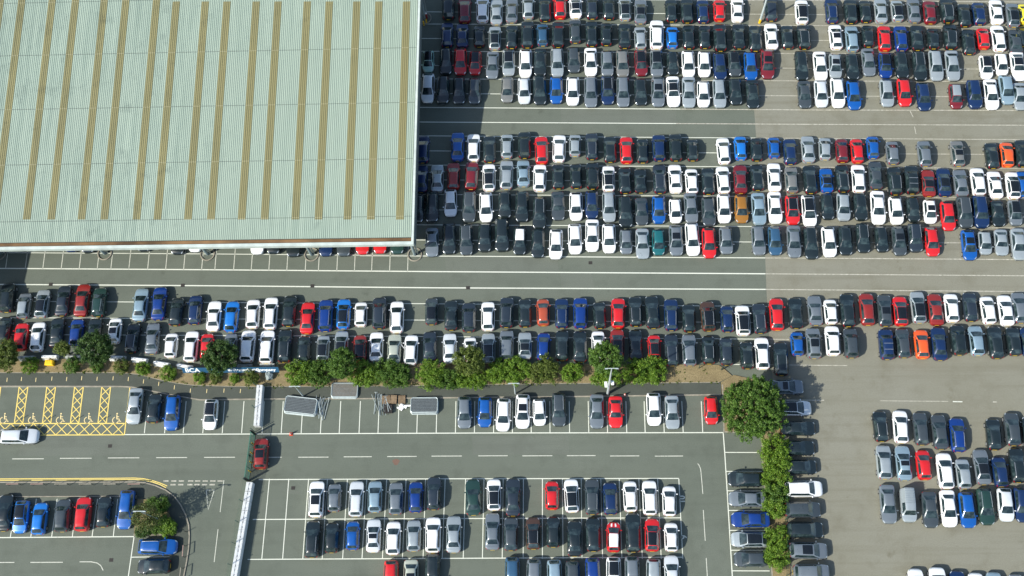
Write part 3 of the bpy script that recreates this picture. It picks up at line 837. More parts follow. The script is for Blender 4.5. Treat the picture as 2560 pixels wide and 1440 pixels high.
# ------------------------------------------------------------------ every car in the photo
# per block: row, origin and zoom of the measuring crop, default facing, then "cx top bottom code" (code: colour, type, flags; + facing U/D if different)
DATA = [
('r1', 1020, 0, 4.235, 'U', "430 -60 215 ku;600 -40 250 mh;790 -45 245 wh;938 -10 270 ss;1100 -15 250 gs;1275 -40 210 sh;1450 -40 235 ke;1610 -60 205 rh;1775 -70 200 wcR;1950 -50 210 Kh;2125 -40 215 kh"),
('r1', 1520, 0, 4.235, 'U', "180 -40 225 shR;345 -10 260 gsR;670 -10 240 kh;835 -10 250 ku;1005 -5 250 nh;1180 -5 230 rh;1370 -20 230 ws;1725 -20 220 Ku;2050 0 262 wuR"),
('r1', 2040, 0, 4.235, 'U', "165 -10 245 neL;365 -5 255 ku;520 0 245 kh;685 -5 240 ss;860 0 235 shR;1035 -10 240 gs;1205 5 260 mh;1385 -10 245 kuL;1570 35 290 kh;1725 20 270 nh;1910 -5 258 ws;2085 30 295 ghR;2205 40 260 yh"),
('r2', 1020, 0, 4.235, 'U', "415 240 500 ne;575 255 505 ns;755 270 505 kh;920 275 535 shR;1100 265 520 kh;1265 225 515 ku;1425 250 495 ph;1590 230 510 ku;1770 205 465 Gh;1945 220 500 ke;2100 240 490 kh"),
('r2', 1520, 0, 4.235, 'U', "175 245 520 ks;342 280 530 sh;515 215 530 wu;680 280 515 Bh;855 260 525 kh;1025 265 520 kh;1185 255 550 ku;1385 245 525 ks;1560 265 550 kh;1730 240 530 ws;1900 265 525 kh;2070 265 525 kuL"),
('r2', 2040, 0, 4.235, 'U', "210 255 530 whS;380 270 555 te;550 265 505 kh;725 270 545 rh;900 270 545 Dh;1070 262 540 ks;1240 295 525 kh;1420 255 530 kuL;1615 305 585 kh;1770 295 525 rh;1930 265 550 wh;2110 340 550 Gs;2195 270 500 kh"),
('r3', 1020, 0, 4.235, 'D', "215 540 770 MhR;400 515 795 ke;555 515 800 rh;712 545 800 rhR;895 550 840 gs;1065 525 810 shR;1245 525 825 wh;1400 515 810 ks;1580 515 820 seL;1755 500 775 Gh;1935 510 810 ws;2110 540 815 gh"),
('r3', 1520, 0, 4.235, 'D', "155 530 820 fh;350 530 810 mhR;515 530 820 ghR;685 550 800 kh;850 540 825 wh;1020 545 820 wh;1185 560 850 nh;1340 540 815 GhR;1510 555 850 be;1690 520 845 mhS;2050 545 855 ke"),
('r3', 2040, 0, 4.235, 'D', "45 550 860 ws;205 570 835 shS;385 570 850 kh;555 515 810 gs;735 560 830 DhR;905 545 835 kh;1095 545 860 keL;1270 535 860 se;1445 535 860 ss;1800 590 840 whR;1965 570 805 wh;2140 545 860 wcR"),
('r4', 1020, 0, 4.235, 'D', "210 780 1095 Wh;370 815 1105 ku;540 820 1105 ke;705 830 1105 Gh;1050 820 1090 fh;1230 825 1105 Wh;1395 800 1115 kh;1570 815 1100 bh;1745 815 1120 wh;1935 815 1140 ge;2115 800 1110 nhRL"),
('r4', 1520, 0, 4.235, 'D', "160 815 1135 ge;345 830 1120 kh;530 815 1135 ghS;690 810 1135 wcR;855 815 1145 ss;1010 865 1140 wh;1180 840 1145 se;1350 835 1115 kh;1530 850 1150 ks;2080 860 1150 Gs"),
('r4', 2040, 0, 4.235, 'D', "55 850 1140 Wh;230 825 1145 wh;400 855 1165 bh;750 840 1135 sh;935 835 1130 rh;1140 875 1175 nh;1480 890 1155 mhQ;1675 855 1155 nu;1855 840 1165 ws;2020 795 1110 th;2160 880 1170 ss"),
('r5', 1020, 320, 4.0, 'U', "150 75 355 ne;497 40 335 bs;655 55 340 wh;815 75 350 kh;990 60 310 sh;1165 40 310 ku;1335 80 365 rh;1512 65 345 wh;1670 65 290 sh;1838 50 320 KeL;2020 80 350 kh"),
('r5', 1520, 320, 4.0, 'U', "185 85 360 rh;345 105 355 kh;510 70 335 nu;675 60 335 ku;845 110 335 kh;1155 95 365 wh;1325 80 325 Bh;1485 95 335 kh;1660 90 305 bh;1820 105 370 nh;2000 80 350 ss"),
('r5', 2040, 320, 4.0, 'U', "90 95 325 sh;260 105 350 mh;410 105 355 rh;568 80 310 bh;765 130 370 gh;1085 125 390 gh;1415 125 390 fhS;1760 145 410 kh;1910 140 395 oh;2060 120 395 ku"),
('r6', 1020, 320, 4.0, 'U', "135 370 650 ns;292 360 650 ss;455 345 620 de;635 335 620 mh;810 355 635 whR;985 320 620 shL;1153 335 575 ts;1318 360 640 wh;1503 355 615 kh;1680 355 610 kh;1845 350 615 ku;2005 375 640 whR"),
('r6', 1520, 320, 4.0, 'U', "170 390 660 kh;325 405 655 kc;515 360 660 KeL;672 360 655 ws;837 405 665 wh;1000 395 670 kh;1152 380 660 wh;1325 365 660 ms;1490 360 630 kh;1663 345 640 ws;1835 385 655 fh;2020 370 660 kh"),
('r6', 2040, 320, 4.0, 'U', "105 405 640 bcR;265 370 640 keL;425 360 650 wh;595 330 620 Gs;785 390 675 kuL;955 375 665 kuX;1125 410 690 dcR;1280 395 690 nsR;1445 410 695 gs;1620 395 680 wh;1790 430 710 ws;1970 435 715 whR;2070 430 700 bh"),
('r7', 1020, 320, 4.0, 'D', "95 665 950 kh;240 640 945 kh;425 615 890 Wh;612 630 945 GeL;780 645 945 wh;968 635 905 kh;1140 635 945 kh;1315 695 1015 keL;1500 635 925 Gc;1680 645 930 wh;1838 630 910 nh;2010 640 945 se"),
('r7', 1520, 320, 4.0, 'D', "175 685 1000 ku;335 700 975 Gc;508 680 960 bh;675 710 955 wh;830 650 955 gs;1005 690 985 Gh;1160 660 955 wh;1335 670 955 ah;1507 650 975 ts;1670 640 960 ws;1845 675 970 rhRL;2010 670 990 whR"),
('r7', 2040, 320, 4.0, 'D', "115 660 920 kh;275 650 935 sh;445 650 930 kh;620 630 970 ws;800 690 970 wh;970 690 945 kh;1140 720 960 whS;1320 735 1030 rh;1485 690 1005 GuL;1645 680 1005 nu;1820 735 980 kc;1990 720 980 ghR"),
('r8', 1020, 320, 4.0, 'D', "240 1000 1290 gc;412 955 1265 kh;582 965 1275 GeL;768 965 1240 ku;940 910 1240 ku;1118 985 1270 khH;1300 1010 1300 kh;1480 1015 1315 wh;1670 960 1265 wh;1842 915 1240 ws;2010 960 1255 wh"),
('r8', 1520, 320, 4.0, 'D', "180 1015 1265 gh;345 1005 1310 sc;505 1015 1275 Th;680 970 1280 ghS;845 950 1280 we;1010 1000 1305 rh;1180 990 1265 gh;1505 980 1275 ge;1670 985 1275 ph;1860 975 1300 gs;2030 985 1315 ke"),
('r8', 2040, 320, 4.0, 'D', "130 990 1295 wh;295 980 1275 kh;470 955 1250 keL;655 985 1245 kh;830 985 1280 GhS;990 960 1245 KuL;1160 995 1285 rh;1530 1020 1325 bhS;1690 1035 1270 sh;1855 1015 1275 sc;2025 1005 1325 ss"),
('r9', 0, 680, 4.5, 'U', "85 125 460 ku;270 235 530 ghQ;475 195 520 shR;710 150 500 Ks;925 130 505 ds;1115 180 505 eeL;1580 180 560 ts;1790 165 545 Ds;1985 285 610 kh;2195 260 595 neL"),
('r9', 500, 680, 4.5, 'U', "155 320 670 wc;355 325 680 Bh;595 305 640 wh;795 280 650 weL;1005 260 615 kh;1210 335 700 rs;1415 310 675 DuL;1615 300 645 BhR;1810 335 620 wh;2020 285 645 KuL;2215 325 690 whL"),
('r9', 1010, 680, 4.5, 'U', "310 290 600 GhR;530 315 660 ks;730 345 680 Ku;945 330 665 wh;1155 285 630 KuL;1360 300 625 kh;1565 300 610 Oh;1775 295 635 neL;1985 290 640 Du;2200 335 640 kh"),
('r9', 1520, 680, 4.5, 'U', "115 290 635 rh;308 280 610 keL;500 265 640 ks;710 300 665 neL;910 360 680 kh;1125 330 670 quRL;1340 375 680 nh;1515 375 720 wuR;1705 350 695 KeL;1900 290 660 rh;2110 285 640 ks"),
('r9', 2040, 680, 4.5, 'U', "-10 260 605 gc;165 305 590 wh;355 240 620 kh;575 235 605 dh;775 250 615 GhS;950 270 610 rhR;1150 215 580 shR;1345 240 605 ds;1525 240 570 wh;1735 225 560 Kh;1935 270 590 wh;2135 255 610 ws;2290 225 580 gh"),
('r10', 0, 680, 4.5, 'U', "50 500 800 kh;235 570 890 rh;425 560 900 wh;640 510 850 ks;860 525 840 Dh;1060 530 840 ke;1290 515 810 whS;1490 580 910 keL;1715 570 930 gs;1925 685 970 wh;2150 660 1015 we;2330 690 990 rh"),
('r10', 500, 680, 4.5, 'U', "345 690 990 gh;540 655 1020 wu;755 655 1035 wu;955 640 1020 keL;1170 715 1020 kh;1385 710 1010 shR;1590 660 1000 shR;1800 705 1020 dhR;1985 680 1005 ws;2185 700 1035 cs"),
('r10', 1010, 680, 4.5, 'U', "80 705 1050 whO;290 665 1010 Ks;515 715 1000 Ws;745 730 1010 wh;950 685 1030 shR;1155 655 1000 gu;1360 670 990 scR;1570 680 1000 Dh;1780 665 990 ke;1980 660 1020 ks;2185 660 980 wh"),
('r10', 1520, 680, 4.5, 'U', "105 640 980 dhR;310 660 980 ks;520 705 990 rhR;715 695 1060 KeL;915 695 1060 gh;1130 715 1040 khL;1330 735 1055 Kh;1560 780 1095 kh;1735 730 1100 wh;1945 785 1170 keL;2130 670 945 bh;2310 630 980 guS"),
('r10', 2040, 680, 4.5, 'U', "185 620 930 wu;390 635 970 Gu;790 640 990 nuX;980 630 970 Gh;1190 645 980 oh;1385 615 1000 ns;1600 595 940 ku;1805 600 945 th;2020 605 980 kh;2225 615 945 kh;2385 620 950 nh"),
('r11', 0, 940, 2.88, 'D', "970 85 350 ss;1110 125 340 khU;1240 135 395 be"),
('r11', 500, 940, 2.88, 'D', "75 165 390 whR"),
('r11', 1010, 940, 2.88, 'D', "435 145 380 gh;582 150 370 bh;715 160 400 wh;855 130 380 whS;975 165 360 wh;1115 120 365 GeL;1388 130 380 gs"),
('r11', 1520, 940, 2.88, 'D', "55 145 375 rc;330 120 360 wh;462 140 385 ss;743 145 350 rh"),
('gate', 500, 940, 2.88, 'U', "440 455 665 duS"),
('r12L', 0, 940, 2.88, 'U', "35 850 1120 ks;150 895 1135 BhRD;285 910 1145 Bh;455 885 1125 Gu;600 870 1120 ru;748 865 1090 kh;905 820 1105 beD"),
('r12', 500, 940, 2.88, 'U', "840 755 1020 wuS;968 775 980 gh;1125 755 1015 WeL;1260 755 985 th;1410 765 1000 gh"),
('r12', 1010, 940, 2.88, 'U', "85 760 985 Dh;215 725 965 KeL;497 740 1005 ec;648 740 970 whR;785 735 1010 Ks;1065 755 965 rh;1207 740 985 whR;1355 740 1000 GeL;1485 765 1000 nh"),
('r12', 1520, 940, 2.88, 'U', "160 755 980 wh;300 750 1003 we;442 790 1010 wh"),
('r13', 500, 940, 2.88, 'U', "810 1040 1310 keL;950 1055 1275 kh;1100 1045 1255 bh;1250 1030 1270 WsS;1392 1045 1290 wh"),
('r13', 1010, 940, 2.88, 'U', "70 1035 1265 sh;210 1015 1275 wu;358 1005 1275 ss;637 985 1255 gs;770 1015 1260 Gh;930 1015 1250 qhRL;1075 1010 1235 kh;1228 1040 1300 ks;1362 1015 1265 kh"),
('r13', 1520, 940, 2.88, 'U', "40 1050 1270 rhZ;180 985 1270 ke;318 1025 1265 rhRL;455 1055 1265 wh"),
('r14', 500, 940, 2.88, 'D', "1375 1325 1570 rh"),
('r14', 1010, 940, 2.88, 'D', "50 1320 1590 csS;205 1280 1560 ke;780 1300 1560 ph;935 1315 1570 gh;1085 1320 1580 th;1215 1330 1580 Gh;1360 1305 1560 Dh;1510 1300 1550 whR"),
('r14', 1520, 940, 2.88, 'D', "175 1295 1555 gh;328 1315 1570 se"),
('r14', 1520, 940, 2.88, 'U', "460 1290 1555 Ws"),
('ra', 2040, 940, 2.88, 'U', "465 250 475 khL;610 245 485 whL;755 260 500 Ge;890 275 530 Gs;1020 300 550 DeL;1280 305 535 kh;1415 260 505 Gh;1545 290 540 kh"),
('rb', 2040, 940, 2.88, 'U', "490 495 745 sh;630 500 755 tsS;775 530 750 rh;930 550 815 wh;1060 595 815 sh;1195 525 785 gsR;1325 580 800 nh;1450 515 770 keL"),
('rc', 2040, 940, 2.88, 'D', "520 780 1065 gs;665 805 1055 sv;820 830 1095 Gs;954 820 1090 ws;1090 835 1095 be;1222 805 1075 eeL;1366 805 1050 Wh;1485 800 1055 ne"),
('rd', 2040, 940, 2.88, 'U', "725 1385 1640 wh;880 1375 1640 wu;1025 1400 1650 nh;1160 1415 1660 wh;1290 1410 1660 th;1450 1425 1680 gh"),
('canopy', 0, 560, 4.74, 'D', "855 -40 335 nh;1055 -30 345 kh;1715 -50 328 ks;1925 -60 305 sh;2120 -30 365 ks;2322 -40 335 wh"),
('canopy', 520, 560, 4.571, 'D', "570 -30 350 ws;757 -20 345 ks;980 -30 378 ks;1352 -20 372 ns;1560 -40 372 Gs;1770 -10 350 rh;1970 -10 340 rh;2165 -20 345 eh"),
]
SIDE = [  # facing right / left in the photo: row, facing, left x, right x, centre y, code
('rR', 'R', 1919, 2010, 968, 'gsS'), ('rR', 'R', 1938, 2029, 1021, 'WhR'), ('rR', 'R', 1950, 2039, 1071, 'ks'), ('rR', 'R', 1951, 2038, 1120, 'kc'), ('rR', 'R', 1962, 2043, 1168, 'kh'),
('rR', 'R', 1960, 2057, 1223, 'wu'), ('rR', 'R', 1961, 2052, 1275, 'Gu'), ('rR', 'R', 1965, 2059, 1325, 'ku'), ('rR', 'R', 1971, 2069, 1377, 'guS'), ('rR', 'R', 1982, 2074, 1431, 'gu'),
('rL', 'L', 1819, 1908, 1198, 'kh'), ('rL', 'L', 1821, 1913, 1248, 'gs'), ('rL', 'L', 1828, 1925, 1299, 'Ds'), ('rL', 'L', 1827, 1917, 1349, 'shR'), ('rL', 'L', 1834, 1918, 1398, 'Gh'),
('moving', 'R', 0, 98, 1091, 'We'), ('lowL', 'R', 346, 444, 1367, 'beL'), ('lowL', 'L', 344, 426, 1416, 'kh')]
ROWS = {'r1': 'first row', 'r2': 'second row', 'r3': 'third row', 'r4': 'fourth row above the upper lane', 'r5': 'row below the upper lane', 'r6': 'second row below upper lane',
        'r7': 'second row above middle lane', 'r8': 'row just above middle lane', 'r9': 'row just below middle lane', 'r10': 'row backing onto the planting', 'r11': 'bays along the footpath',
        'gate': '', 'r12L': 'bays left of planted island', 'r12': 'upper row of central bays', 'r13': 'lower row of central bays', 'r14': 'row at bottom picture edge', 'ra': 'top row of lower-right block',
        'rb': 'middle row of lower-right block', 'rc': 'third row of lower-right block', 'rd': 'bottom right picture edge', 'canopy': 'row under warehouse canopy', 'rR': 'column right of tall hedge',
        'rL': 'bays left of tall hedge', 'moving': '', 'lowL': 'bays below planted island'}
TYPES = {'h': 'hatchback', 'm': 'hatchback', 's': 'saloon', 'e': 'estate', 'u': 'SUV', 'c': 'coupe', 'v': 'van'}
cars = []
def add_car(row, face, px, pt, pb, code):
    """px: centre column, pt / pb: top and bottom pixel rows, code: colour, type, flags"""
    c, t, fl_ = code[0], code[1], code[2:]
    py = (pt + pb) / 2; s_ = slope(px); hl = (pb - pt) / 2
    a = G(px - s_ * hl, pt, 0.72); b = G(px + s_ * hl, pb, 0.42)
    a.z = b.z = 0
    mid = (a + b) / 2
    q = G(px, py, 0.75)
    d = G(px - s_ * 40, py - 40) - G(px + s_ * 40, py + 40)
    rz = math.atan2(-d.x, d.y)
    if face == 'D': rz += math.pi
    rz += random.gauss(0, R(0.9))
    L_ = (a - b).length
    if t == 'h' and L_ < 3.72: t = 'm'
    vis = max(0, min(pb, 1440) - max(pt, 0)) * min(36, max(0, 2560 - px + 18), px + 18)
    if row == 'canopy': vis *= 0.25
    cars.append(dict(row=row, face=face, px=px, py=py, loc=Vector((q.x, mid.y, 0)), rz=rz, len=L_, col=c, typ=t, fl=fl_, vis=vis, key=px))
for row, ox, oy, z, face, s_ in DATA:
    for it in s_.split(';'):
        cx, yt, yb, code = it.split()
        f_ = face
        if code[-1] in 'UD': f_ = code[-1]; code = code[:-1]
        add_car(row, f_, ox + float(cx) / z, oy + float(yt) / z, oy + float(yb) / z, code)
for row, face, xl, xr, yc, code in SIDE:
    a, b = G(xl, yc, 0.6), G(xr, yc, 0.6)
    q = (a + b) / 2; q.z = 0
    d = (b - a) if face == 'R' else (a - b)
    rz = math.atan2(-d.x, d.y) + random.gauss(0, R(0.8))
    cars.append(dict(row=row, face=face, px=(xl + xr) / 2, py=yc, loc=q, rz=rz, len=(b - a).length, col=code[0], typ=code[1], fl=code[2:], vis=(xr - max(xl, 0)) * min(36, 1440 - yc + 18), key=yc))

# labels: own look, then the neighbours, then the row
ORD = ['first', 'second', 'third', 'fourth', 'fifth', 'sixth', 'seventh', 'eighth', 'ninth', 'tenth', 'eleventh', 'twelfth', 'thirteenth', 'fourteenth', 'fifteenth', 'sixteenth', 'seventeenth', 'eighteenth', 'nineteenth', 'twentieth']
def ordinal(n):
    if n < 20: return ORD[n]
    tens = {2: 'twenty', 3: 'thirty', 4: 'forty', 5: 'fifty'}
    ten = {2: 'twentieth', 3: 'thirtieth', 4: 'fortieth', 5: 'fiftieth'}
    q, r_ = divmod(n + 1, 10)
    return ten[q] if r_ == 0 else tens[q] + '-' + ORD[r_ - 1]
def feat(c):
    f_ = c['fl']
    if 'Z' in f_: return ' with white roof stripes'
    if 'H' in f_: return ' with white roof'
    if 'Q' in f_: return ' with silver roof'
    if 'O' in f_: return ' with open door'
    if 'X' in f_: return ' with roof bars'
    if 'R' in f_: return ' with black roof'
    if 'S' in f_: return ' with sunroof'
    if 'L' in f_: return ' with roof rails'
    if c['typ'] == 'v': return ' with ribbed roof'
    return ''
byrow = {}
for c in cars: byrow.setdefault(c['row'], []).append(c)
for row, lst in byrow.items():
    lst.sort(key=lambda c: c['key'])
    vert = row in ('rR', 'rL', 'lowL')
    for i, c in enumerate(lst):
        nm = lambda o: COL[o['col']][0]
        l_ = lst[i - 1] if i > 0 and c['key'] - lst[i - 1]['key'] < 62 else None
        r_ = lst[i + 1] if i + 1 < len(lst) and lst[i + 1]['key'] - c['key'] < 62 else None
        own = nm(c) + ' ' + TYPES[c['typ']]
        first, second = ('above', 'below') if vert else ('left', 'right')
        if l_ and r_: ctx = (f'between {nm(l_)} and {nm(r_)} cars' if not vert else f'below {nm(l_)} and above {nm(r_)} car')
        elif r_: ctx = (f'left of {nm(r_)} car by gap' if not vert else f'uppermost, above {nm(r_)} car')
        elif l_: ctx = (f'right of {nm(l_)} car by gap' if not vert else f'lowest, below {nm(l_)} car')
        else: ctx = 'parked alone'
        c['label'] = f'{own}{feat(c)} {ctx}, {ROWS[row]}'.strip(', ')
        c['alt'] = f'{own}{feat(c)}, {ordinal(i)} car from {"top" if vert else "left"}, {ROWS[row]}'
        if row == 'gate': c['label'] = 'brick-red SUV with sunroof driving through the open green gate'
        if row == 'moving': c['label'] = 'white estate driving along the lane below the hatched disabled bays'
order = sorted(cars, key=lambda c: -c['vis'])
for i, c in enumerate(order): c['solo'] = i < 300
seen = {}
for c in cars: seen.setdefault(c['label'], []).append(c)
for lab, lst in seen.items():
    if len(lst) > 1:
        for c in lst: c['label'] = c['alt']

def car_matrix(c):
    sy = min(1.12, max(0.86, c['len'] / CT[c['typ']]['L']))
    sx = min(1.04, max(0.95, 1 + (sy - 1) * 0.35))
    return c['loc'], c['rz'], (sx, sy, 0.97 + 0.07 * ((c['px'] * 0.137) % 1.0))
def set_slot(o, m):
    o.material_slots[0].link = 'OBJECT'
    o.material_slots[0].material = m
def colour_for(how, c):
    return PAINT[c['col']] if how == 'paint' else PAINT['w'] if how == 'white' else PAINT['s'] if how == 'silver' else None
protos = {}
def make_car(c):
    loc, rz, sc = car_matrix(c)
    name = 'moving_car' if c['row'] in ('gate', 'moving') else 'parked_car'
    root = empty(name, loc, rz); root.scale = sc
    tag(root, c['label'], 'car', 'cars in the car park')
    for nm, key, how in part_list(c['fl'], c['typ']):
        k = (c['typ'], key)
        if k not in protos:
            o = bpy.data.objects.new(nm, PARTS[c['typ']][key]); protos[k] = o
        else:
            o = protos[k].copy()
        col.objects.link(o); o.parent = root
        m_ = colour_for(how, c)
        if m_: set_slot(o, m_)
    return root
for c in cars:
    if c['solo']: make_car(c)
# the rest of the cars, farthest and smallest in the picture, as one mass
mats, mat_ix = [], {}
VV, LV, LS, LT, MI, SM = [], [], [], [], [], []
vo = lo_ = 0
cache = {}
for c in cars:
    if c['solo']: continue
    loc, rz, sc = car_matrix(c)
    mt = (Matrix.Translation(loc) @ Matrix.Rotation(rz, 4, 'Z') @ Matrix.Diagonal((*sc, 1))).to_3x3()
    A3 = np.array(mt)
    for nm, key, how in part_list(c['fl'], c['typ']):
        me = PARTS[c['typ']][key]
        if me.name not in cache:
            v = np.empty(len(me.vertices) * 3); me.vertices.foreach_get('co', v)
            lv = np.empty(len(me.loops), np.int32); me.loops.foreach_get('vertex_index', lv)
            ls = np.empty(len(me.polygons), np.int32); me.polygons.foreach_get('loop_start', ls)
            mi = np.empty(len(me.polygons), np.int32); me.polygons.foreach_get('material_index', mi)
            sm = np.empty(len(me.polygons), bool); me.polygons.foreach_get('use_smooth', sm)
            cache[me.name] = (v.reshape(-1, 3), lv, ls, mi, sm, list(me.materials))
        v, lv, ls, mi, sm, mm_ = cache[me.name]
        m_ = colour_for(how, c)
        mm2 = [m_] if m_ else mm_
        ix = []
        for m_ in mm2:
            if m_.name not in mat_ix: mat_ix[m_.name] = len(mats); mats.append(m_)
            ix.append(mat_ix[m_.name])
        VV.append(v @ A3.T + np.array(loc)); LV.append(lv + vo); LS.append(ls + lo_); MI.append(np.array(ix)[mi]); SM.append(sm)
        vo += len(v); lo_ += len(lv)
me = bpy.data.meshes.new('far_cars')
V_ = np.concatenate(VV).astype(np.float32); LV = np.concatenate(LV); LS = np.concatenate(LS)
me.vertices.add(len(V_)); me.vertices.foreach_set('co', V_.ravel())
me.loops.add(len(LV)); me.loops.foreach_set('vertex_index', LV.astype(np.int32))
me.polygons.add(len(LS)); me.polygons.foreach_set('loop_start', LS.astype(np.int32))
me.polygons.foreach_set('material_index', np.concatenate(MI).astype(np.int32))
me.polygons.foreach_set('use_smooth', np.concatenate(SM))
for m_ in mats: me.materials.append(m_)
me.update(calc_edges=True); me.validate()
me.set_sharp_from_angle(angle=R(38))
o = bpy.data.objects.new('distant_parked_cars', me); col.objects.link(o)
tag(o, 'remaining parked cars standing in close rows in the upper half of the car park', 'cars', kind='stuff')

# ------------------------------------------------------------------ trees, hedges and shrubs
def leaves(clumps, per, size, flat=0.0):
    """clumps: (n, 4) centres and radii -> leaf quads"""
    C = np.repeat(clumps[:, :3], per, axis=0); r = np.repeat(clumps[:, 3], per)
    n = len(C)
    d = rng.normal(size=(n, 3)); d /= np.linalg.norm(d, axis=1)[:, None]
    P = C + d * (r * rng.random(n) ** 0.45)[:, None]
    nrm = d * 0.8 + rng.normal(size=(n, 3)) * 0.55 + np.array([0, 0, 0.45 + flat])
    nrm /= np.linalg.norm(nrm, axis=1)[:, None]
    a = np.cross(nrm, rng.normal(size=(n, 3))); a /= np.linalg.norm(a, axis=1)[:, None]
    b = np.cross(nrm, a)
    s_ = size * (0.65 + 0.8 * rng.random(n))
    a *= (s_ * 0.5)[:, None]; b *= (s_ * 0.36)[:, None]
    V = np.stack([P - a, P - b * 0.9 , P + a, P + b * 0.9], 1).reshape(-1, 3)
    return V
def quads_mesh(name, V, mat):
    me = bpy.data.meshes.new(name)
    n = len(V) // 4
    me.vertices.add(len(V)); me.vertices.foreach_set('co', V.astype(np.float32).ravel())
    me.loops.add(4 * n); me.loops.foreach_set('vertex_index', np.arange(4 * n, dtype=np.int32))
    me.polygons.add(n); me.polygons.foreach_set('loop_start', np.arange(0, 4 * n, 4, dtype=np.int32))
    me.materials.append(mat); me.update(calc_edges=True)
    return me
def crown_clumps(rx, ry, rz_, zc, n, cr, seed_lobes=7, rag=0.25):
    lobes = []
    for i in range(seed_lobes):
        d = rng.normal(size=3); d[2] = abs(d[2]) * 0.7; d /= np.linalg.norm(d)
        lobes.append(d)
    out = []
    while len(out) < n:
        d = rng.normal(size=3); d /= np.linalg.norm(d)
        lob = max(0.0, max(float(d @ l) for l in lobes))
        rad = (1 - rag) + rag * lob ** 3 + rng.normal() * 0.05
        k = rad * (0.50 + 0.50 * rng.random() ** 0.5)
        out.append((d[0] * rx * k, d[1] * ry * k, zc + d[2] * rz_ * k, cr * (0.7 + 0.6 * rng.random())))
    return np.array(out)
def tree(name, px, py, rxp, ryp, h, mat, label, cat='tree', trunk_h=1.4, dens=1.0, leaf=0.24, group=None, sparse=False):
    zc = trunk_h + (h - trunk_h) * 0.5
    rz_ = (h - trunk_h) * 0.5
    c = G(px, py, zc)
    rx = rxp / (F * 0.0072 / (HC / 134.0)) ; ry = ryp / (F * 0.0072 / (HC / 134.0))
    root = empty(name, (c.x, c.y, 0.05))
    tag(root, label, cat, group)
    cl = crown_clumps(rx * .92, ry * .92, rz_ * .95, zc - .05, int(dens * (60 + 30.0 * rx * ry + 13 * rx * rz_)), 0.30 if not sparse else 0.42, 11, 0.20)
    V = leaves(cl, 54 if not sparse else 24, leaf * .62)
    o = bpy.data.objects.new('crown', quads_mesh('crown', V, mat)); col.objects.link(o); o.parent = root
    g = MB()
    rt = 0.045 * h ** 0.75
    top = (rng.normal() * .12, rng.normal() * .12, trunk_h + rz_ * 0.6)
    mid = (top[0] * .5 + .05, top[1] * .5 - .04, trunk_h)
    g.tube((0, 0, -.05), mid, rt, 8, 0, rt * .8); g.tube(mid, top, rt * .8, 8, 0, rt * .45)
    for i in range(9 if h > 3 else 5):
        q = cl[rng.integers(len(cl))]
        f_ = 0.3 + 0.6 * rng.random()
        base = Vector(mid).lerp(Vector(top), f_)
        g.tube(base, Vector(q[:3]) * .9 + Vector((0, 0, zc * .1)), rt * .35, 5, 0, rt * .08)
    g.build('trunk', M['bark_trunk'], root, smooth=True)
    return root
def bush(name, px, py, rxp, ryp, h, mat, label, cat='shrub', group=None, dens=1.0, leaf=0.17, round_=False):
    zc = h * 0.48
    c = G(px, py, h * .6)
    rx = rxp / (F * 0.0072 / (HC / 134.0)); ry = ryp / (F * 0.0072 / (HC / 134.0))
    root = empty(name, (c.x, c.y, 0.1))
    tag(root, label, cat, group)
    gk = 1.0 if round_ else 1.24; py += 0 if round_ or cat != 'bush' or px > 1700 or px < 600 else 3
    cl = crown_clumps(rx * gk, ry * gk, h * .5, zc, int(dens * (34 + 24 * rx * ry + 13 * rx * h)), 0.22 if round_ else 0.32, 6, 0.08 if round_ else 0.25)
    cl[:, 2] = np.maximum(cl[:, 2], 0.12)
    V = leaves(cl, 58, leaf * .8)
    o = bpy.data.objects.new('foliage', quads_mesh('foliage', V, mat)); col.objects.link(o); o.parent = root
    g = MB()
    for i in range(5):
        q = cl[rng.integers(len(cl))]
        g.tube((rng.normal() * .1, rng.normal() * .1, -.05), (q[0] * .8, q[1] * .8, q[2]), .03, 5, 0, .012)
    g.build('stem', M['bark_trunk'], root)
    return root
tree('large_tree', 1884, 1022, 84, 86, 7.2, M['leaf_mid'], 'largest round green tree at the corner of the lower car park', trunk_h=1.2, leaf=0.27, dens=1.1)
tree('garden_tree', 238, 872, 53, 48, 5.4, M['leaf_dark'], 'dark green tree behind the low white blocks, right of the yellow grit bin', leaf=0.26)
tree('garden_tree', 548, 890, 51, 49, 5.2, M['leaf_dark'], 'dark green tree overhanging the blue lettered sign', leaf=0.26)
tree('garden_tree', 855, 908, 38, 45, 5.0, M['leaf_mid'], 'green tree in the hedge in front of a brick-red hatchback', leaf=0.24)
tree('garden_tree', 1172, 903, 45, 42, 4.8, M['leaf_olive'], 'olive-brown tree rising from the middle of the hedge', leaf=0.24)
tree('garden_tree', 1512, 898, 46, 50, 5.2, M['leaf_mid'], 'green tree standing behind the tall lamp post with white cameras', leaf=0.25)
tree('garden_tree', 14, 886, 34, 46, 4.2, M['leaf_olive'], 'yellow-green tree cut by the left edge of the picture', leaf=0.24)
tree('small_tree', 156, 872, 22, 17, 3.0, M['leaf_olive'], 'small olive tree behind the white blocks, right of yellow grit bin', leaf=0.2)
tree('island_tree', 366, 1292, 38, 36, 5.8, M['leaf_russet'], 'sparse russet tree on the planted island beside the parked blue estate', trunk_h=1.6, leaf=0.24, dens=0.85, sparse=True)
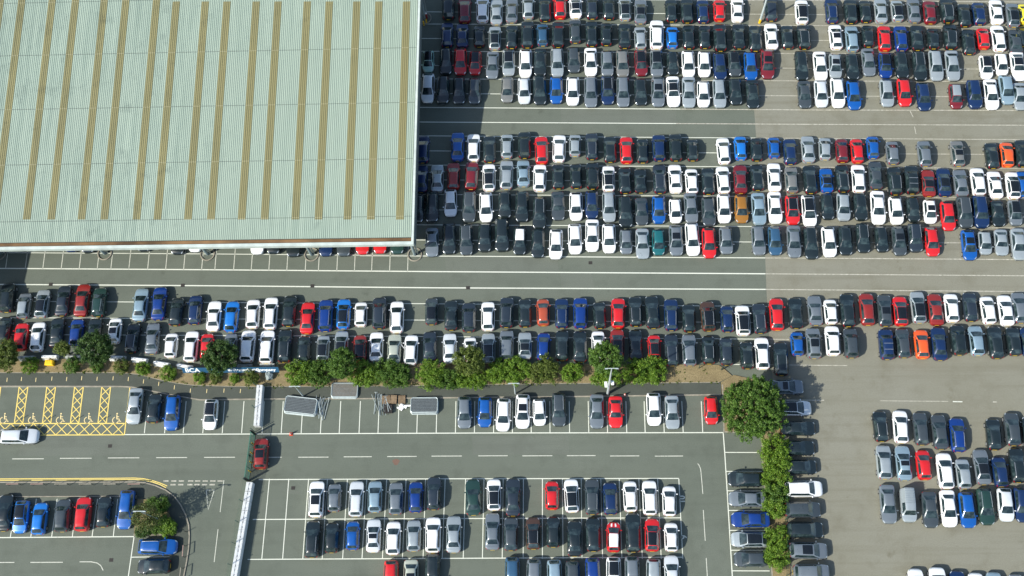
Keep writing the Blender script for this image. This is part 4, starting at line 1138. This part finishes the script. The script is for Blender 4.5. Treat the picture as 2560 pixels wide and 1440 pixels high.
for px, py, rx, ry, h, mk, lab in (
    (745, 934, 30, 31, 1.9, 'leaf_bright', 'bright green bush at the left end of the long hedge'),
    (795, 932, 34, 33, 1.9, 'leaf_mid', 'second green bush from the left end of the long hedge'),
    (912, 935, 36, 31, 1.9, 'leaf_bright', 'green bush right of the hedge tree, above the flat mesh panel'),
    (970, 931, 36, 34, 2.1, 'leaf_mid', 'leafy green bush in front of the cream saloon'),
    (1006, 940, 22, 24, 1.7, 'leaf_mid', 'small green bush at the right end of the left hedge run'),
    (1078, 934, 34, 34, 2.0, 'leaf_bright', 'green bush left of the olive-brown tree in the hedge'),
    (1122, 945, 30, 24, 1.6, 'leaf_mid', 'low green bush directly left of the olive-brown tree'),
    (1178, 945, 42, 24, 1.6, 'leaf_bright', 'low bright bush in front of the olive-brown tree'),
    (1245, 930, 26, 29, 1.9, 'leaf_bright', 'yellow-green bush right of the olive-brown tree'),
    (1292, 925, 32, 33, 2.1, 'leaf_bright', 'bright green bush above the short T-shaped lamp post'),
    (1340, 931, 18, 25, 1.8, 'leaf_olive', 'narrow golden bush between two green hedge bushes'),
    (1368, 922, 24, 32, 2.2, 'leaf_olive', 'olive bush at the right end of the middle hedge run'),
    (1430, 930, 24, 23, 1.7, 'leaf_bright', 'isolated bright green bush between hedge run and lamp post tree'),
    (1516, 945, 34, 20, 1.5, 'leaf_bright', 'low bush at the foot of the lamp post tree'),
    (1590, 926, 30, 32, 2.1, 'leaf_bright', 'left half of the bright bush pair right of the lamp post'),
    (1634, 925, 33, 33, 2.1, 'leaf_bright', 'right half of the bright bush pair right of the lamp post')):
    bush('hedge_bush', px, py, rx, ry, h, M[mk], lab, 'bush', 'bushes along the planting bed')
for px, py, r_, mk, lab in (
    (75, 912, 19, 'leaf_bright', 'round clipped shrub left of the yellow grit bin'), (180, 912, 19, 'leaf_mid', 'round clipped shrub right of the yellow grit bin'),
    (243, 916, 14, 'leaf_mid', 'small shrub under the dark green tree near the grit bin'), (303, 914, 18, 'leaf_olive', 'round clipped olive shrub right of the first dark tree'),
    (358, 920, 17, 'leaf_bright', 'round shrub below the fourth white concrete block'), (420, 932, 19, 'leaf_bright', 'round green shrub just left of the blue sign'),
    (499, 943, 14, 'leaf_bright', 'spiky shrub under the left end of blue sign'), (538, 946, 12, 'leaf_olive', 'small shrub under the dark tree by the sign'),
    (586, 945, 10, 'leaf_bright', 'smallest shrub below the middle of the blue sign'), (625, 944, 18, 'leaf_olive', 'wide olive shrub left of the grey boulder')):
    bush('round_shrub', px, py, r_ * 1.18, r_ * 1.18, 1.35 * r_ / 18 + .2, M[mk], lab, 'shrub', 'clipped shrubs in the bark bed', round_=True, leaf=0.13)
for px, py, rx, ry, h, mk, lab in (
    (1938, 1122, 34, 30, 2.2, 'leaf_bright', 'top bush of the tall hedge, touching the largest tree'), (1944, 1160, 32, 28, 2.1, 'leaf_bright', 'second bush down in the tall hedge'),
    (1940, 1198, 30, 28, 2.0, 'leaf_bright', 'third bush down in the tall hedge, beside a black hatchback'), (1938, 1236, 28, 26, 1.9, 'leaf_mid', 'fourth bush down in the tall hedge, left of the white SUV'),
    (1937, 1268, 24, 24, 1.8, 'leaf_bright', 'lowest bush of the upper hedge run, beside an indigo saloon'), (1941, 1348, 24, 28, 1.9, 'leaf_bright', 'upper bush of the short hedge below the gap'),
    (1944, 1392, 23, 28, 1.9, 'leaf_bright', 'lower bush of the short hedge below the gap')):
    bush('hedge_bush', px, py, rx, ry, h, M[mk], lab, 'bush', 'bushes of the tall hedge')
for px, py, rx, ry, mk, lab in ((388, 1264, 28, 20, 'leaf_mid', 'green bush at the top of the planted island'), (394, 1312, 28, 20, 'leaf_mid', 'green bush in the middle of the planted island'), (420, 1318, 18, 20, 'leaf_bright', 'bright bush at the right point of the planted island'), (360, 1326, 22, 13, 'leaf_dark', 'low dark bush at the lower left of the planted island')):
    bush('island_bush', px, py, rx, ry, 1.2, M[mk], lab, 'bush', 'bushes on the planted island')
wc = []
for pts in (bed_low[1:], [(x, y - 3) for x, y in bed_low[1:]], [(x, y - 26) for x, y in bed_low[9:]], [(1812, 970), (1816, 1070), (1890, 1078)], [(1912, 1110), (1925, 1300), (1938, 1440)], [(1968, 1110), (1972, 1300), (1978, 1440)], [(340, 1336), (430, 1333)]):
    for (xa, ya), (xb, yb) in zip(pts, pts[1:]):
        n_ = int(math.hypot(xb - xa, yb - ya) / 7)
        for i in range(n_):
            if rng.random() < 0.45: continue
            q = G(xa + (xb - xa) * rng.random(), ya + (yb - ya) * rng.random() + rng.normal() * 2.5)
            wc.append((q.x, q.y, KERB + .05, 0.07 + 0.13 * rng.random()))
o = bpy.data.objects.new('weeds', quads_mesh('weeds', leaves(np.array(wc), 16, 0.11), M['leaf_olive'])); col.objects.link(o)
tag(o, 'low scattered weeds along the edges of the bark beds', 'weeds', kind='stuff')
# bare sapling
p = G(1803, 924)
g = MB(); g.tube((0, 0, 0), (.05, .03, 1.6), .04, 6, 0, .02)
for i in range(9):
    a = rng.random() * 6.28; z = .5 + rng.random() * 1.0
    g.tube((.02, .01, z), (.02 + .5 * math.cos(a), .5 * math.sin(a), z + .35), .018, 4, 0, .006)
root = empty('bare_sapling', p); g.build('trunk', M['bark_trunk'], root)
tag(root, 'bare thin sapling at the right end of the bark bed', 'tree')

# ------------------------------------------------------------------ white concrete blocks along the bed, sign, grit bin
def block(px, py, length, wd, h, rz, name, mat, label, group, dbl=False):
    c = G(px, py, h * .6)
    g = MB()
    hl = length / 2
    if dbl:   # two ridges and a centre groove
        prof = [(-wd / 2, 0), (-wd / 2 + .02, h * .75), (-wd * .45, h), (-wd * .05, h), (0, h * .93), (wd * .05, h), (wd * .45, h), (wd / 2 - .02, h * .75), (wd / 2, 0)]
    else:
        prof = [(-wd / 2, 0), (-wd / 2 + .02, h * .45), (-wd * .30, h * .52), (-wd * .2, h), (wd * .2, h), (wd * .30, h * .52), (wd / 2 - .02, h * .45), (wd / 2, 0)]
    n = len(prof)
    v = [(-hl, y, z) for y, z in prof] + [(hl, y, z) for y, z in prof]
    g.add(v, [(i, n + i, n + i + 1, i + 1) for i in range(n - 1)] + [tuple(range(n)), tuple(range(2 * n - 1, n - 1, -1))])
    if not dbl:
        for sx in (-.3, .3):
            g.box((sx * length, -wd / 2 + .02, .06), (.34, .06, .1), 0)
    root = empty(name, (c.x, c.y, 0.0), rz)
    tag(root, label, 'barrier', group)
    g.build('block', mat, root)
    h_ = MB()
    for sx in (-.28, .28):
        h_.path([(sx * length - .1, 0, h * (.86 if dbl else 1)), (sx * length - .1, 0, h + .05), (sx * length + .1, 0, h + .05), (sx * length + .1, 0, h * (.86 if dbl else 1))], .018, 5)
    h_.build('lifting_eye', M['dark_steel'], root)
    return root
for px, py, a, mk, lab in ((67, 895, 0, 'grey_block', 'weathered white concrete block beside the left-edge tree'), (125, 893, 0, 'white_block', 'white concrete block just above the yellow grit bin'),
    (184, 894, 0, 'grey_block', 'weathered concrete block left of the first dark tree'), (293, 895, -2, 'white_block', 'white concrete block right of the first dark tree'),
    (349, 900, -7, 'white_block', 'white concrete block above the round shrub, middle of the run'), (404, 910, -10, 'white_block', 'white concrete block second from the blue sign'),
    (462, 917, -10, 'white_block', 'white concrete block touching the left end of blue sign')):
    block(px, py, 1.95, 0.72, 0.85, R(a), 'concrete_barrier', M[mk], lab, 'white concrete blocks along the bed')
for px, py, lab in ((612, 915, 'grey concrete block half hidden behind the lettered sign'), (668, 913, 'stained concrete block behind the right end of the sign')):
    block(px, py, 1.9, 0.6, 0.5, R(2), 'concrete_barrier', M['grey_block'], lab, 'concrete blocks behind the sign')

# sign board: long, leaning back, on posts
a, b = G(456, 926, 1.15), G(697, 924, 1.15)
mid = (a + b) / 2; d = b - a; rz = math.atan2(d.y, d.x); SL = d.length
sg = empty('sign_board', (mid.x, mid.y, 0), rz)
tag(sg, 'long blue sign board with white lettering beside the planting bed', 'sign')
TILT = Matrix.Rotation(R(62), 3, 'X')
g = MB(); g.box((0, 0.0, 1.15), (SL, 0.92, 0.05), 0, 0, TILT); g.build('board', M['sign_blue'], sg)
def sign_text(body, size, x, nm, bold=0.0):
    me0 = text_mesh(body, size, nm)
    g = MB()
    v = [TILT @ Vector((q.co.x, q.co.y, 0.031)) + Vector((x, 0, 1.15)) for q in me0.vertices]
    g.add(v, [tuple(p_.vertices) for p_ in me0.polygons])
    return g.build('lettering', M['sign_white'], sg)
sx = lambda px: (px - 576.5) / 241.0 * SL
sign_text('BCA', 0.98, sx(481), 'sign_logo')
sign_text('the', 0.55, sx(577), 'sign_word')
sign_text('Remarketing', 0.66, sx(617), 'sign_word')
sign_text('Company', 0.66, sx(664), 'sign_word')
for px in (482, 512, 545, 580, 612, 645, 682):
    x = sx(px)
    g = MB(); g.tube((x, -0.32, -.0), (x, -0.1, 0.95), .035, 6); g.tube((x, -.1, .95), (x, .17, 1.46), .03, 6)
    g.build('post', M['steel'], sg)
# grit bin
c = G(126, 908, 0.4)
gb = empty('grit_bin', (c.x, c.y, 0.1), R(-1)); tag(gb, 'bright yellow grit bin standing on the bark bed', 'grit bin')
g = MB(); v = []
for z, k in ((0, .86), (.58, 1.0)):
    for x, y in ((-.55, -.36), (.55, -.36), (.55, .36), (-.55, .36)): v.append((x * k, y * k, z))
g.add(v, [(0, 1, 5, 4), (1, 2, 6, 5), (2, 3, 7, 6), (3, 0, 4, 7)]); g.build('bin_body', M['yellow'], gb)
g = MB(); v = []
for z, k in ((.58, 1.06), (.70, 1.0), (.80, .72)):
    for x, y in ((-.55, -.36), (.55, -.36), (.55, .36), (-.55, .36)): v.append((x * k, y * k, z))
g.add(v, [(i + o_, (i + 1) % 4 + o_, (i + 1) % 4 + 4 + o_, i + 4 + o_) for o_ in (0, 4) for i in range(4)] + [(8, 9, 10, 11)])
for x in (-.25, 0, .25): g.box((x, .17, .80), (.05, .2, .05))
g.build('lid', M['yellow'], gb)
# grey boulder
c = G(673, 937, .4); g = MB(); v = []; n = 9
for k, (z, r_) in enumerate(((0, .42), (.25, .5), (.6, .42), (.85, .2))):
    for i in range(n):
        a_ = 6.283 * i / n; rr = r_ * (0.8 + .35 * rng.random()); v.append((rr * math.cos(a_) * 1.15, rr * math.sin(a_) * 1.5, z + .04 * rng.normal()))
g.add(v, [(k * n + i, k * n + (i + 1) % n, (k + 1) * n + (i + 1) % n, (k + 1) * n + i) for k in range(3) for i in range(n)] + [tuple(range(3 * n, 4 * n))])
o = g.build('boulder', M['grey_tarp']); o.location = (c.x, c.y, .1)
tag(o, 'grey boulder on the bark bed under the right end of the sign', 'boulder')

# ------------------------------------------------------------------ white barrier walls, mesh fences and gate
def barrier_wall(p0, p1, n, where):
    for i in range(n):
        f0 = (i + .5) / n
        px = p0[0] + (p1[0] - p0[0]) * f0; py = p0[1] + (p1[1] - p0[1]) * f0
        d = G(*p1) - G(*p0)
        block(px, py, d.length / n - .03, 0.82, 1.0, math.atan2(d.y, d.x), 'white_barrier', M['white_block'],
              f'white barrier block, {ordinal(i)} from the {"footpath" if where == "above" else "gate"} in the wall {where} the green gate', 'white barrier blocks of the dividing wall', True)
barrier_wall((651, 964), (643, 1066), 5, 'above')
barrier_wall((626, 1206), (582, 1468), 11, 'below')
def mesh_fence(name, pts, h, label, step=2.4, wire=0.076, wr=0.0045, hstep=.2, mat='green_steel'):
    P = [G(*q) for q in pts]
    root = empty(name, P[0]); tag(root, label, 'fence')
    o0 = P[0]
    pn = MB()
    for a, b in zip(P, P[1:]):
        d = b - a; L_ = d.length; u = d / L_
        nrm = Vector((-u.y, u.x, 0)) * wr
        k = max(1, round(L_ / step))
        for i in range(k + (1 if b == P[-1] else 0)):
            q = a + u * (L_ * i / k) - o0
            g = MB(); g.box((q.x, q.y, h / 2), (.07, .07, h), math.atan2(u.y, u.x)); g.box((q.x, q.y, h + .01), (.085, .085, .03), math.atan2(u.y, u.x))
            g.build('post', M[mat], root)
        m_ = int(L_ / wire)
        for i in range(m_ + 1):
            q = a + u * (i * wire) - o0
            e = u * wr
            pn.add([(q.x - e.x - nrm.x, q.y - e.y - nrm.y, .05), (q.x + e.x + nrm.x, q.y + e.y + nrm.y, .05), (q.x + e.x + nrm.x, q.y + e.y + nrm.y, h - .03), (q.x - e.x - nrm.x, q.y - e.y - nrm.y, h - .03)], [(0, 1, 2, 3)])
        z = .1
        while z < h:
            q, r_ = a - o0, b - o0
            pn.add([(q.x, q.y, z), (r_.x, r_.y, z), (r_.x, r_.y, z + wr * 2), (q.x, q.y, z + wr * 2)], [(0, 1, 2, 3)])
            z += hstep
    pn.build('mesh_panel', M['green_mesh' if wr > .0042 and hstep == .2 else mat], root)
    return root
mesh_fence('mesh_fence', [(645, 968), (637.5, 1080)], 2.15, 'green mesh fence along the short white wall above the gate', 2.45, .05, .0045)
mesh_fence('mesh_fence', [(619, 1204), (572, 1468)], 2.15, 'green mesh fence along the long white wall below the gate', 2.55, .05, .0045)
mesh_fence('mesh_fence', [(-60, 905), (190, 905), (320, 909), (440, 927)], 1.9, 'dark mesh fence behind the white concrete blocks at left', 2.9, .1, .004, .3)
mesh_fence('mesh_fence', [(700, 917), (1000, 916), (1400, 915), (1690, 917), (1803, 926)], 1.8, 'thin wire fence hidden along the back of the long hedge', 3.0, .15, .004, .3)
mesh_fence('mesh_fence', [(1955, 1100), (1960, 1200), (1962, 1300), (1965, 1440)], 1.8, 'thin green wire fence running through the tall hedge', 2.8, .1, .005, .3)
# gate: two closed leaves and end posts
ga, gb_ = G(637.5, 1085), G(621.5, 1203)
d = gb_ - ga; GL = d.length; rz = math.atan2(d.y, d.x)
gt = empty('steel_gate', ga, rz); tag(gt, 'green steel mesh gate across the lane with dark end posts', 'gate')
GH = 1.95
for s0, s1, nm in ((0.12, GL / 2 - .03, 'gate_leaf'), (GL / 2 + .03, GL - .12, 'gate_leaf')):
    g = MB()
    for x in (s0 + .03, s1 - .03): g.box((x, 0, GH / 2 + .05), (.06, .06, GH))
    for z in (.1, GH + .02): g.box(((s0 + s1) / 2, 0, z), (s1 - s0 - .13, .06, .06))
    g.box(((s0 + s1) / 2, 0, GH * .5), (.05, .05, GH - .2))
    lf = g.build(nm, M['green_mesh'], gt)
    g = MB(); x = s0 + .1
    while x < s1 - .08:
        g.box((x, 0, GH / 2 + .05), (.03, .012, GH - .14)); x += .085
    for z_ in np.arange(.3, 1.9, .16): g.box(((s0 + s1) / 2, .012, z_), (s1 - s0 - .14, .008, .035))
    g.build('mesh_infill', M['green_mesh'], lf)
for x in (0.03, GL - .03):
    g = MB(); g.box((x, 0, 1.08), (.14, .14, 2.16)); g.box((x, .16, 1.08), (.08, .08, 2.16)); g.build('gate_post', M['dark_steel'], gt)
g = MB(); g.box((GL / 2, .05, 1.15), (.7, .05, .1)); g.box((GL / 2, .052, 1.15), (.1, .05, .55)); g.build('latch', M['dark_steel'], gt)
for i, (px, py) in enumerate(((634.5, 1111), (631.5, 1134), (629.5, 1157), (627, 1180))):
    p = G(px, py)
    g = MB(); g.tube((0, 0, 0), (0, 0, 1.0), .07, 10); g.tube((0, 0, 1.0), (0, 0, 1.06), .07, 10, 0, .03)
    o = g.build('yellow_bollard', M['yellow'], smooth=True); o.location = p
    g = MB(); g.tube((0, 0, .7), (0, 0, .82), .073, 10); g.build('reflective_band', M['dark_steel'], o)
    tag(o, f'yellow bollard by the green gate, {ordinal(i)} one down from its top post', 'bollard', 'yellow bollards along the gate')

# ------------------------------------------------------------------ lamp posts
def lamp_post(px, py, h, label, arm=1.3, cams=False, r=.075, foot=None, rz=0.0, mat='pale_steel'):
    p = G(px, py)
    root = empty('lamp_post', p, rz); tag(root, label, 'lamp post', 'lamp posts')
    g = MB(); g.tube((0, 0, 0), (0, 0, h * .25), r * 1.6, 10, 0, r * 1.5); g.tube((0, 0, h * .25), (0, 0, h), r * 1.5, 10, 0, r * .6); g.build('pole', M[mat], root, smooth=True)
    g = MB(); g.tube((-arm / 2, 0, h), (arm / 2, 0, h), .045, 6); g.build('cross_arm', M[mat], root)
    for s_ in (-1, 1):
        g = MB(); g.box((s_ * arm * .42, -.03, h - .06), (.36, .14, .08)); g.build('lamp_head', M['steel'], root)
    if cams:
        for k, (dx, dz) in enumerate(((-.42, h * .42), (.38, h * .45), (-.36, h * .36))):
            g = MB(); g.box((dx, 0, dz), (.34, .5, .22)); g.tube((0, 0, dz - .1), (dx, 0, dz - .1), .03, 5); g.build('camera_housing', M['white_block'], root)
    if foot:
        g = MB(); g.tube((0, 0, 0), (0, 0, .9), r * 1.9, 10); g.tube((0, 0, .9), (0, 0, .92), r * 1.9, 10); g.build('painted_foot', M['yellow'], root)
    return root
lamp_post(1519, 985, 11.8, 'tall pale lamp post with white cameras standing on the footpath', 1.5, True, .11)
lamp_post(1288.5, 985, 5.2, 'short T-shaped lamp post on the footpath above the white estate', 1.3, r=.06)
lamp_post(759, 991, 5.0, 'short T-shaped lamp post beside the first stack of mesh panels', 1.3, r=.06)
lamp_post(401, 1300, 7.2, 'slim lamp post rising from the planted island', 1.4, r=.06)
lamp_post(1899, 57, 11.8, 'tall lamp post with yellow foot at the top of the picture', 1.5, False, .1, True)

# ------------------------------------------------------------------ stored fence panels, poles and pallets
def fence_panel(loc, rz, top, where, L_=3.5, W_=2.05):
    root = empty('fence_panel', loc, rz)
    tag(root, (f'grey mesh fence panel lying on top of the stack {where}' if top else f'grey mesh fence panel under the top one of the stack {where}'), 'fence panel', 'stacked fence panels ' + where)
    g = MB(); r_ = .025
    hx, hy = L_ / 2, W_ / 2; k = .18
    g.path([(-hx + k, -hy, 0), (hx - k, -hy, 0), (hx, -hy + k, 0), (hx, hy - k, 0), (hx - k, hy, 0), (-hx + k, hy, 0), (-hx, hy - k, 0), (-hx, -hy + k, 0), (-hx + k, -hy, 0)], .042, 6)
    g.build('frame', M['pale_steel'], root)
    g = MB()
    x = -hx + .1
    while x < hx - .05:
        g.box((x, 0, 0), (.02, W_ - .1, .008)); x += .075
    for i in range(9):
        g.box((0, -hy + .2 + i * (W_ - .4) / 8, .011), (L_ - .1, .02, .008))
    g.build('mesh', M['steel'], root)
    return root
for px, py, a, n, where, ls, ws in ((754, 1016, -7, 7, 'below the lamp post', 4.0, 2.0), (863.5, 977, -1, 4, 'on the footpath', 3.3, 1.75), (1062, 1016, -0.5, 8, 'right of the pallets', 3.35, 1.85)):
    for i in range(n):
        z = .05 + i * .085
        c = G(px, py, 0)
        if i < n - 1 and i > 0:
            pass
        j = random.uniform(-.05, .05)
        fence_panel((c.x + j, c.y + random.uniform(-.06, .06) - .15 * (n - 1 - i) / n, z + (KERB if where == 'on the footpath' else 0)), R(a + random.uniform(-1, 1)), i == n - 1, where, ls, ws)
    # dark sheeting the top panel rests on
    g = MB(); g.box((0, 0, .0), (ls - .2, ws - .16, .02))
    o = g.build('dark_sheet', M['iron'] if where != 'on the footpath' else M['timber']); o.location = (c.x, c.y, .05 + (n - 1) * .085 - .045 + (KERB if where == 'on the footpath' else 0)); o.rotation_euler = (0, 0, R(a))
    tag(o, f'dark sheet lying under the top mesh panel of the stack {where}', 'sheet')
def pole_pile(px, py, n, spread, ang, label, group):
    for i in range(n):
        c = G(px + random.uniform(-spread, spread), py + random.uniform(-6, 6), 0)
        L_ = random.uniform(1.7, 2.9); a = R(ang + random.gauss(0, 13)); z = .05 + .07 * (i % 5)
        d = Vector((math.cos(a), math.sin(a), random.uniform(-.03, .06))) * L_ / 2
        g = MB(); g.tube((0, 0, 0) - d if False else tuple(-d), tuple(d), .035, 6)
        if i % 3 == 0: g.tube(tuple(d + Vector((-.2, 0, 0))), tuple(d + Vector((.2, 0, 0))), .03, 5)
        o = g.build('scaffold_pole', M['steel' if i % 4 else 'pale_steel']); o.location = (c.x, c.y, z + .1)
        tag(o, label, 'pole', group)
pole_pile(808, 1020, 14, 15, 84, 'loose galvanised pole in the heap right of the first panel stack', 'poles beside the first panel stack')
pole_pile(955, 1010, 18, 17, 96, 'loose galvanised pole in the heap left of the wooden pallets', 'poles beside the pallets')
def pallet(px, py, rz, n, label, sx_=1.0, mat='timber'):
    c = G(px, py)
    root = empty('pallet', (c.x, c.y, 0.0), R(rz)); tag(root, label, 'pallet')
    for k in range(n):
        g = MB()
        for y in (-.45, 0, .45): g.box((0, y, .05 + k * .16), (sx_, .1, .09))
        g.build('bearer', M[mat], root)
        g = MB()
        for x in np.linspace(-.42, .42, 6): g.box((x * sx_, 0, .112 + k * .16), (.12, 1.05, .026))
        g.build('deck', M[mat], root)
pallet(966, 1001, 4, 3, 'leftmost brown timber pallet stack beside the pole heap')
pallet(985, 1000, -3, 3, 'second timber pallet stack from the pole heap', .8)
pallet(1005, 1000, 2, 2, 'low timber pallet stack left of the last mesh panels', .9)
pallet(971, 1024, 2, 3, 'dark pallet stack below the brown pallets', 1.1, 'iron')
c = G(1004, 1015, .3); g = MB()
for i in range(7):
    g.tube((rng.normal() * .35, rng.normal() * .2, .1 + .1 * rng.random()), (rng.normal() * .45, rng.normal() * .22, .2 + .25 * rng.random()), .16, 7, 0, .12)
o = g.build('plastic_sheeting', M['white_block'], smooth=True); o.location = (c.x, c.y, 0); tag(o, 'crumpled white plastic sheeting heaped in front of the pallets', 'sheeting')

# ------------------------------------------------------------------ cones, railings, posts, drain covers
def cone(px, py, label):
    p = G(px, py); root = empty('traffic_cone', p); tag(root, label, 'traffic cone')
    g = MB(); g.box((0, 0, .025), (.42, .42, .05)); g.build('base', M['orange'], root)
    g = MB(); g.tube((0, 0, .05), (0, 0, .78), .17, 12, 0, .035); g.build('cone_body', M['orange'], root, smooth=True)
    g = MB(); g.tube((0, 0, .38), (0, 0, .54), .118, 12, 0, .09); g.build('white_band', M['white_block'], root, smooth=True)
cone(728, 1085.5, 'orange traffic cone on the white bay line right of the gate')
cone(1562, 988, 'orange traffic cone on the footpath behind the red coupe')
def hoop(px0, py0, px1, py1, h, label, mat):
    a, b = G(px0, py0, h), G(px1, py1, h)
    root = empty('hoop_barrier', (a.x, a.y, 0)); tag(root, label, 'barrier', 'hoop barriers along the pavement')
    d = b - a
    g = MB(); g.tube((0, 0, 0), (0, 0, h), .035, 6); g.tube((d.x, d.y, 0), (d.x, d.y, h), .035, 6); g.build('leg', M['dark_steel'], root)
    g = MB(); g.tube((0, 0, h), (d.x, d.y, h), .055, 6); g.build('top_rail', M[mat], root)
for i, x in enumerate((15, 76, 136, 197, 258, 319)):
    hoop(x, 1210, x + 31, 1209.5, 1.0, f'{ordinal(i)} hoop barrier from the left beside the double yellow lines', 'pink' if i < 2 or i == 5 else 'kerb')
hoop(458, 1363, 456, 1391, 1.0, 'hoop barrier on the pavement right of the parked blue estate', 'pink')
hoop(452, 1419, 449, 1447, 1.0, 'hoop barrier at the bottom edge beside a parked black hatchback', 'kerb')
p = G(467, 1330); g = MB(); g.tube((0, 0, 0), (0, 0, 1.0), .04, 6); o = g.build('sign_post', M['dark_steel']); o.location = p
tag(o, 'single dark post on the pavement above the hoop barriers', 'post')
for i, (px, py) in enumerate(((48, 1050), (117, 1050), (187, 1050), (255, 1050))):
    p = G(px, py); g = MB(); g.tube((0, 0, 0), (0, 0, .95), .045, 8)
    o = g.build('slim_post', M['steel'], smooth=True); o.location = p
    g = MB(); g.tube((0, 0, .95), (0, 0, 1.0), .06, 8); g.build('cap', M['steel'], o)
    tag(o, f'slim grey post in the {ordinal(i)} yellow hatched strip from the left', 'post', 'posts in the disabled bays')
DC = ((127, 711, 'far left'), (457, 713.5, 'left of centre'), (781, 715, 'below the warehouse middle'), (1170, 719.5, 'below the warehouse corner'))
for px, py, lab in DC:
    p = G(px, py); g = MB(); g.box((0, 0, .012), (.5, .45, .016)); o = g.build('drain_cover', M['iron']); o.location = (p.x, p.y, .016)
    tag(o, f'dark square drain cover on the lower white lane line, {lab}', 'drain cover', 'drain covers')
for px, py, lab in ((275, 1115, 'in the lane below the hatched disabled bays'), (733, 1220, 'in the empty central bays'), (278, 1400, 'in the lower-left lane'), (1476, 657, 'in the middle lane above its white lines')):
    p = G(px, py); g = MB(); g.box((0, 0, .012), (.48, .42, .016)); o = g.build('drain_cover', M['iron']); o.location = (p.x, p.y, .002)
    tag(o, f'dark square drain cover {lab}', 'drain cover', 'drain covers')
print('cars', len(cars), 'solo', sum(c['solo'] for c in cars), 'H', round(HC, 1))
lab_ = {}
for c in cars:
    if c['solo']: lab_.setdefault(c['label'], []).append(c)
print('dup labels', [k for k, v in lab_.items() if len(v) > 1][:10], 'long', [k for k in lab_ if len(k.split()) > 16 or len(k.split()) < 4][:8])
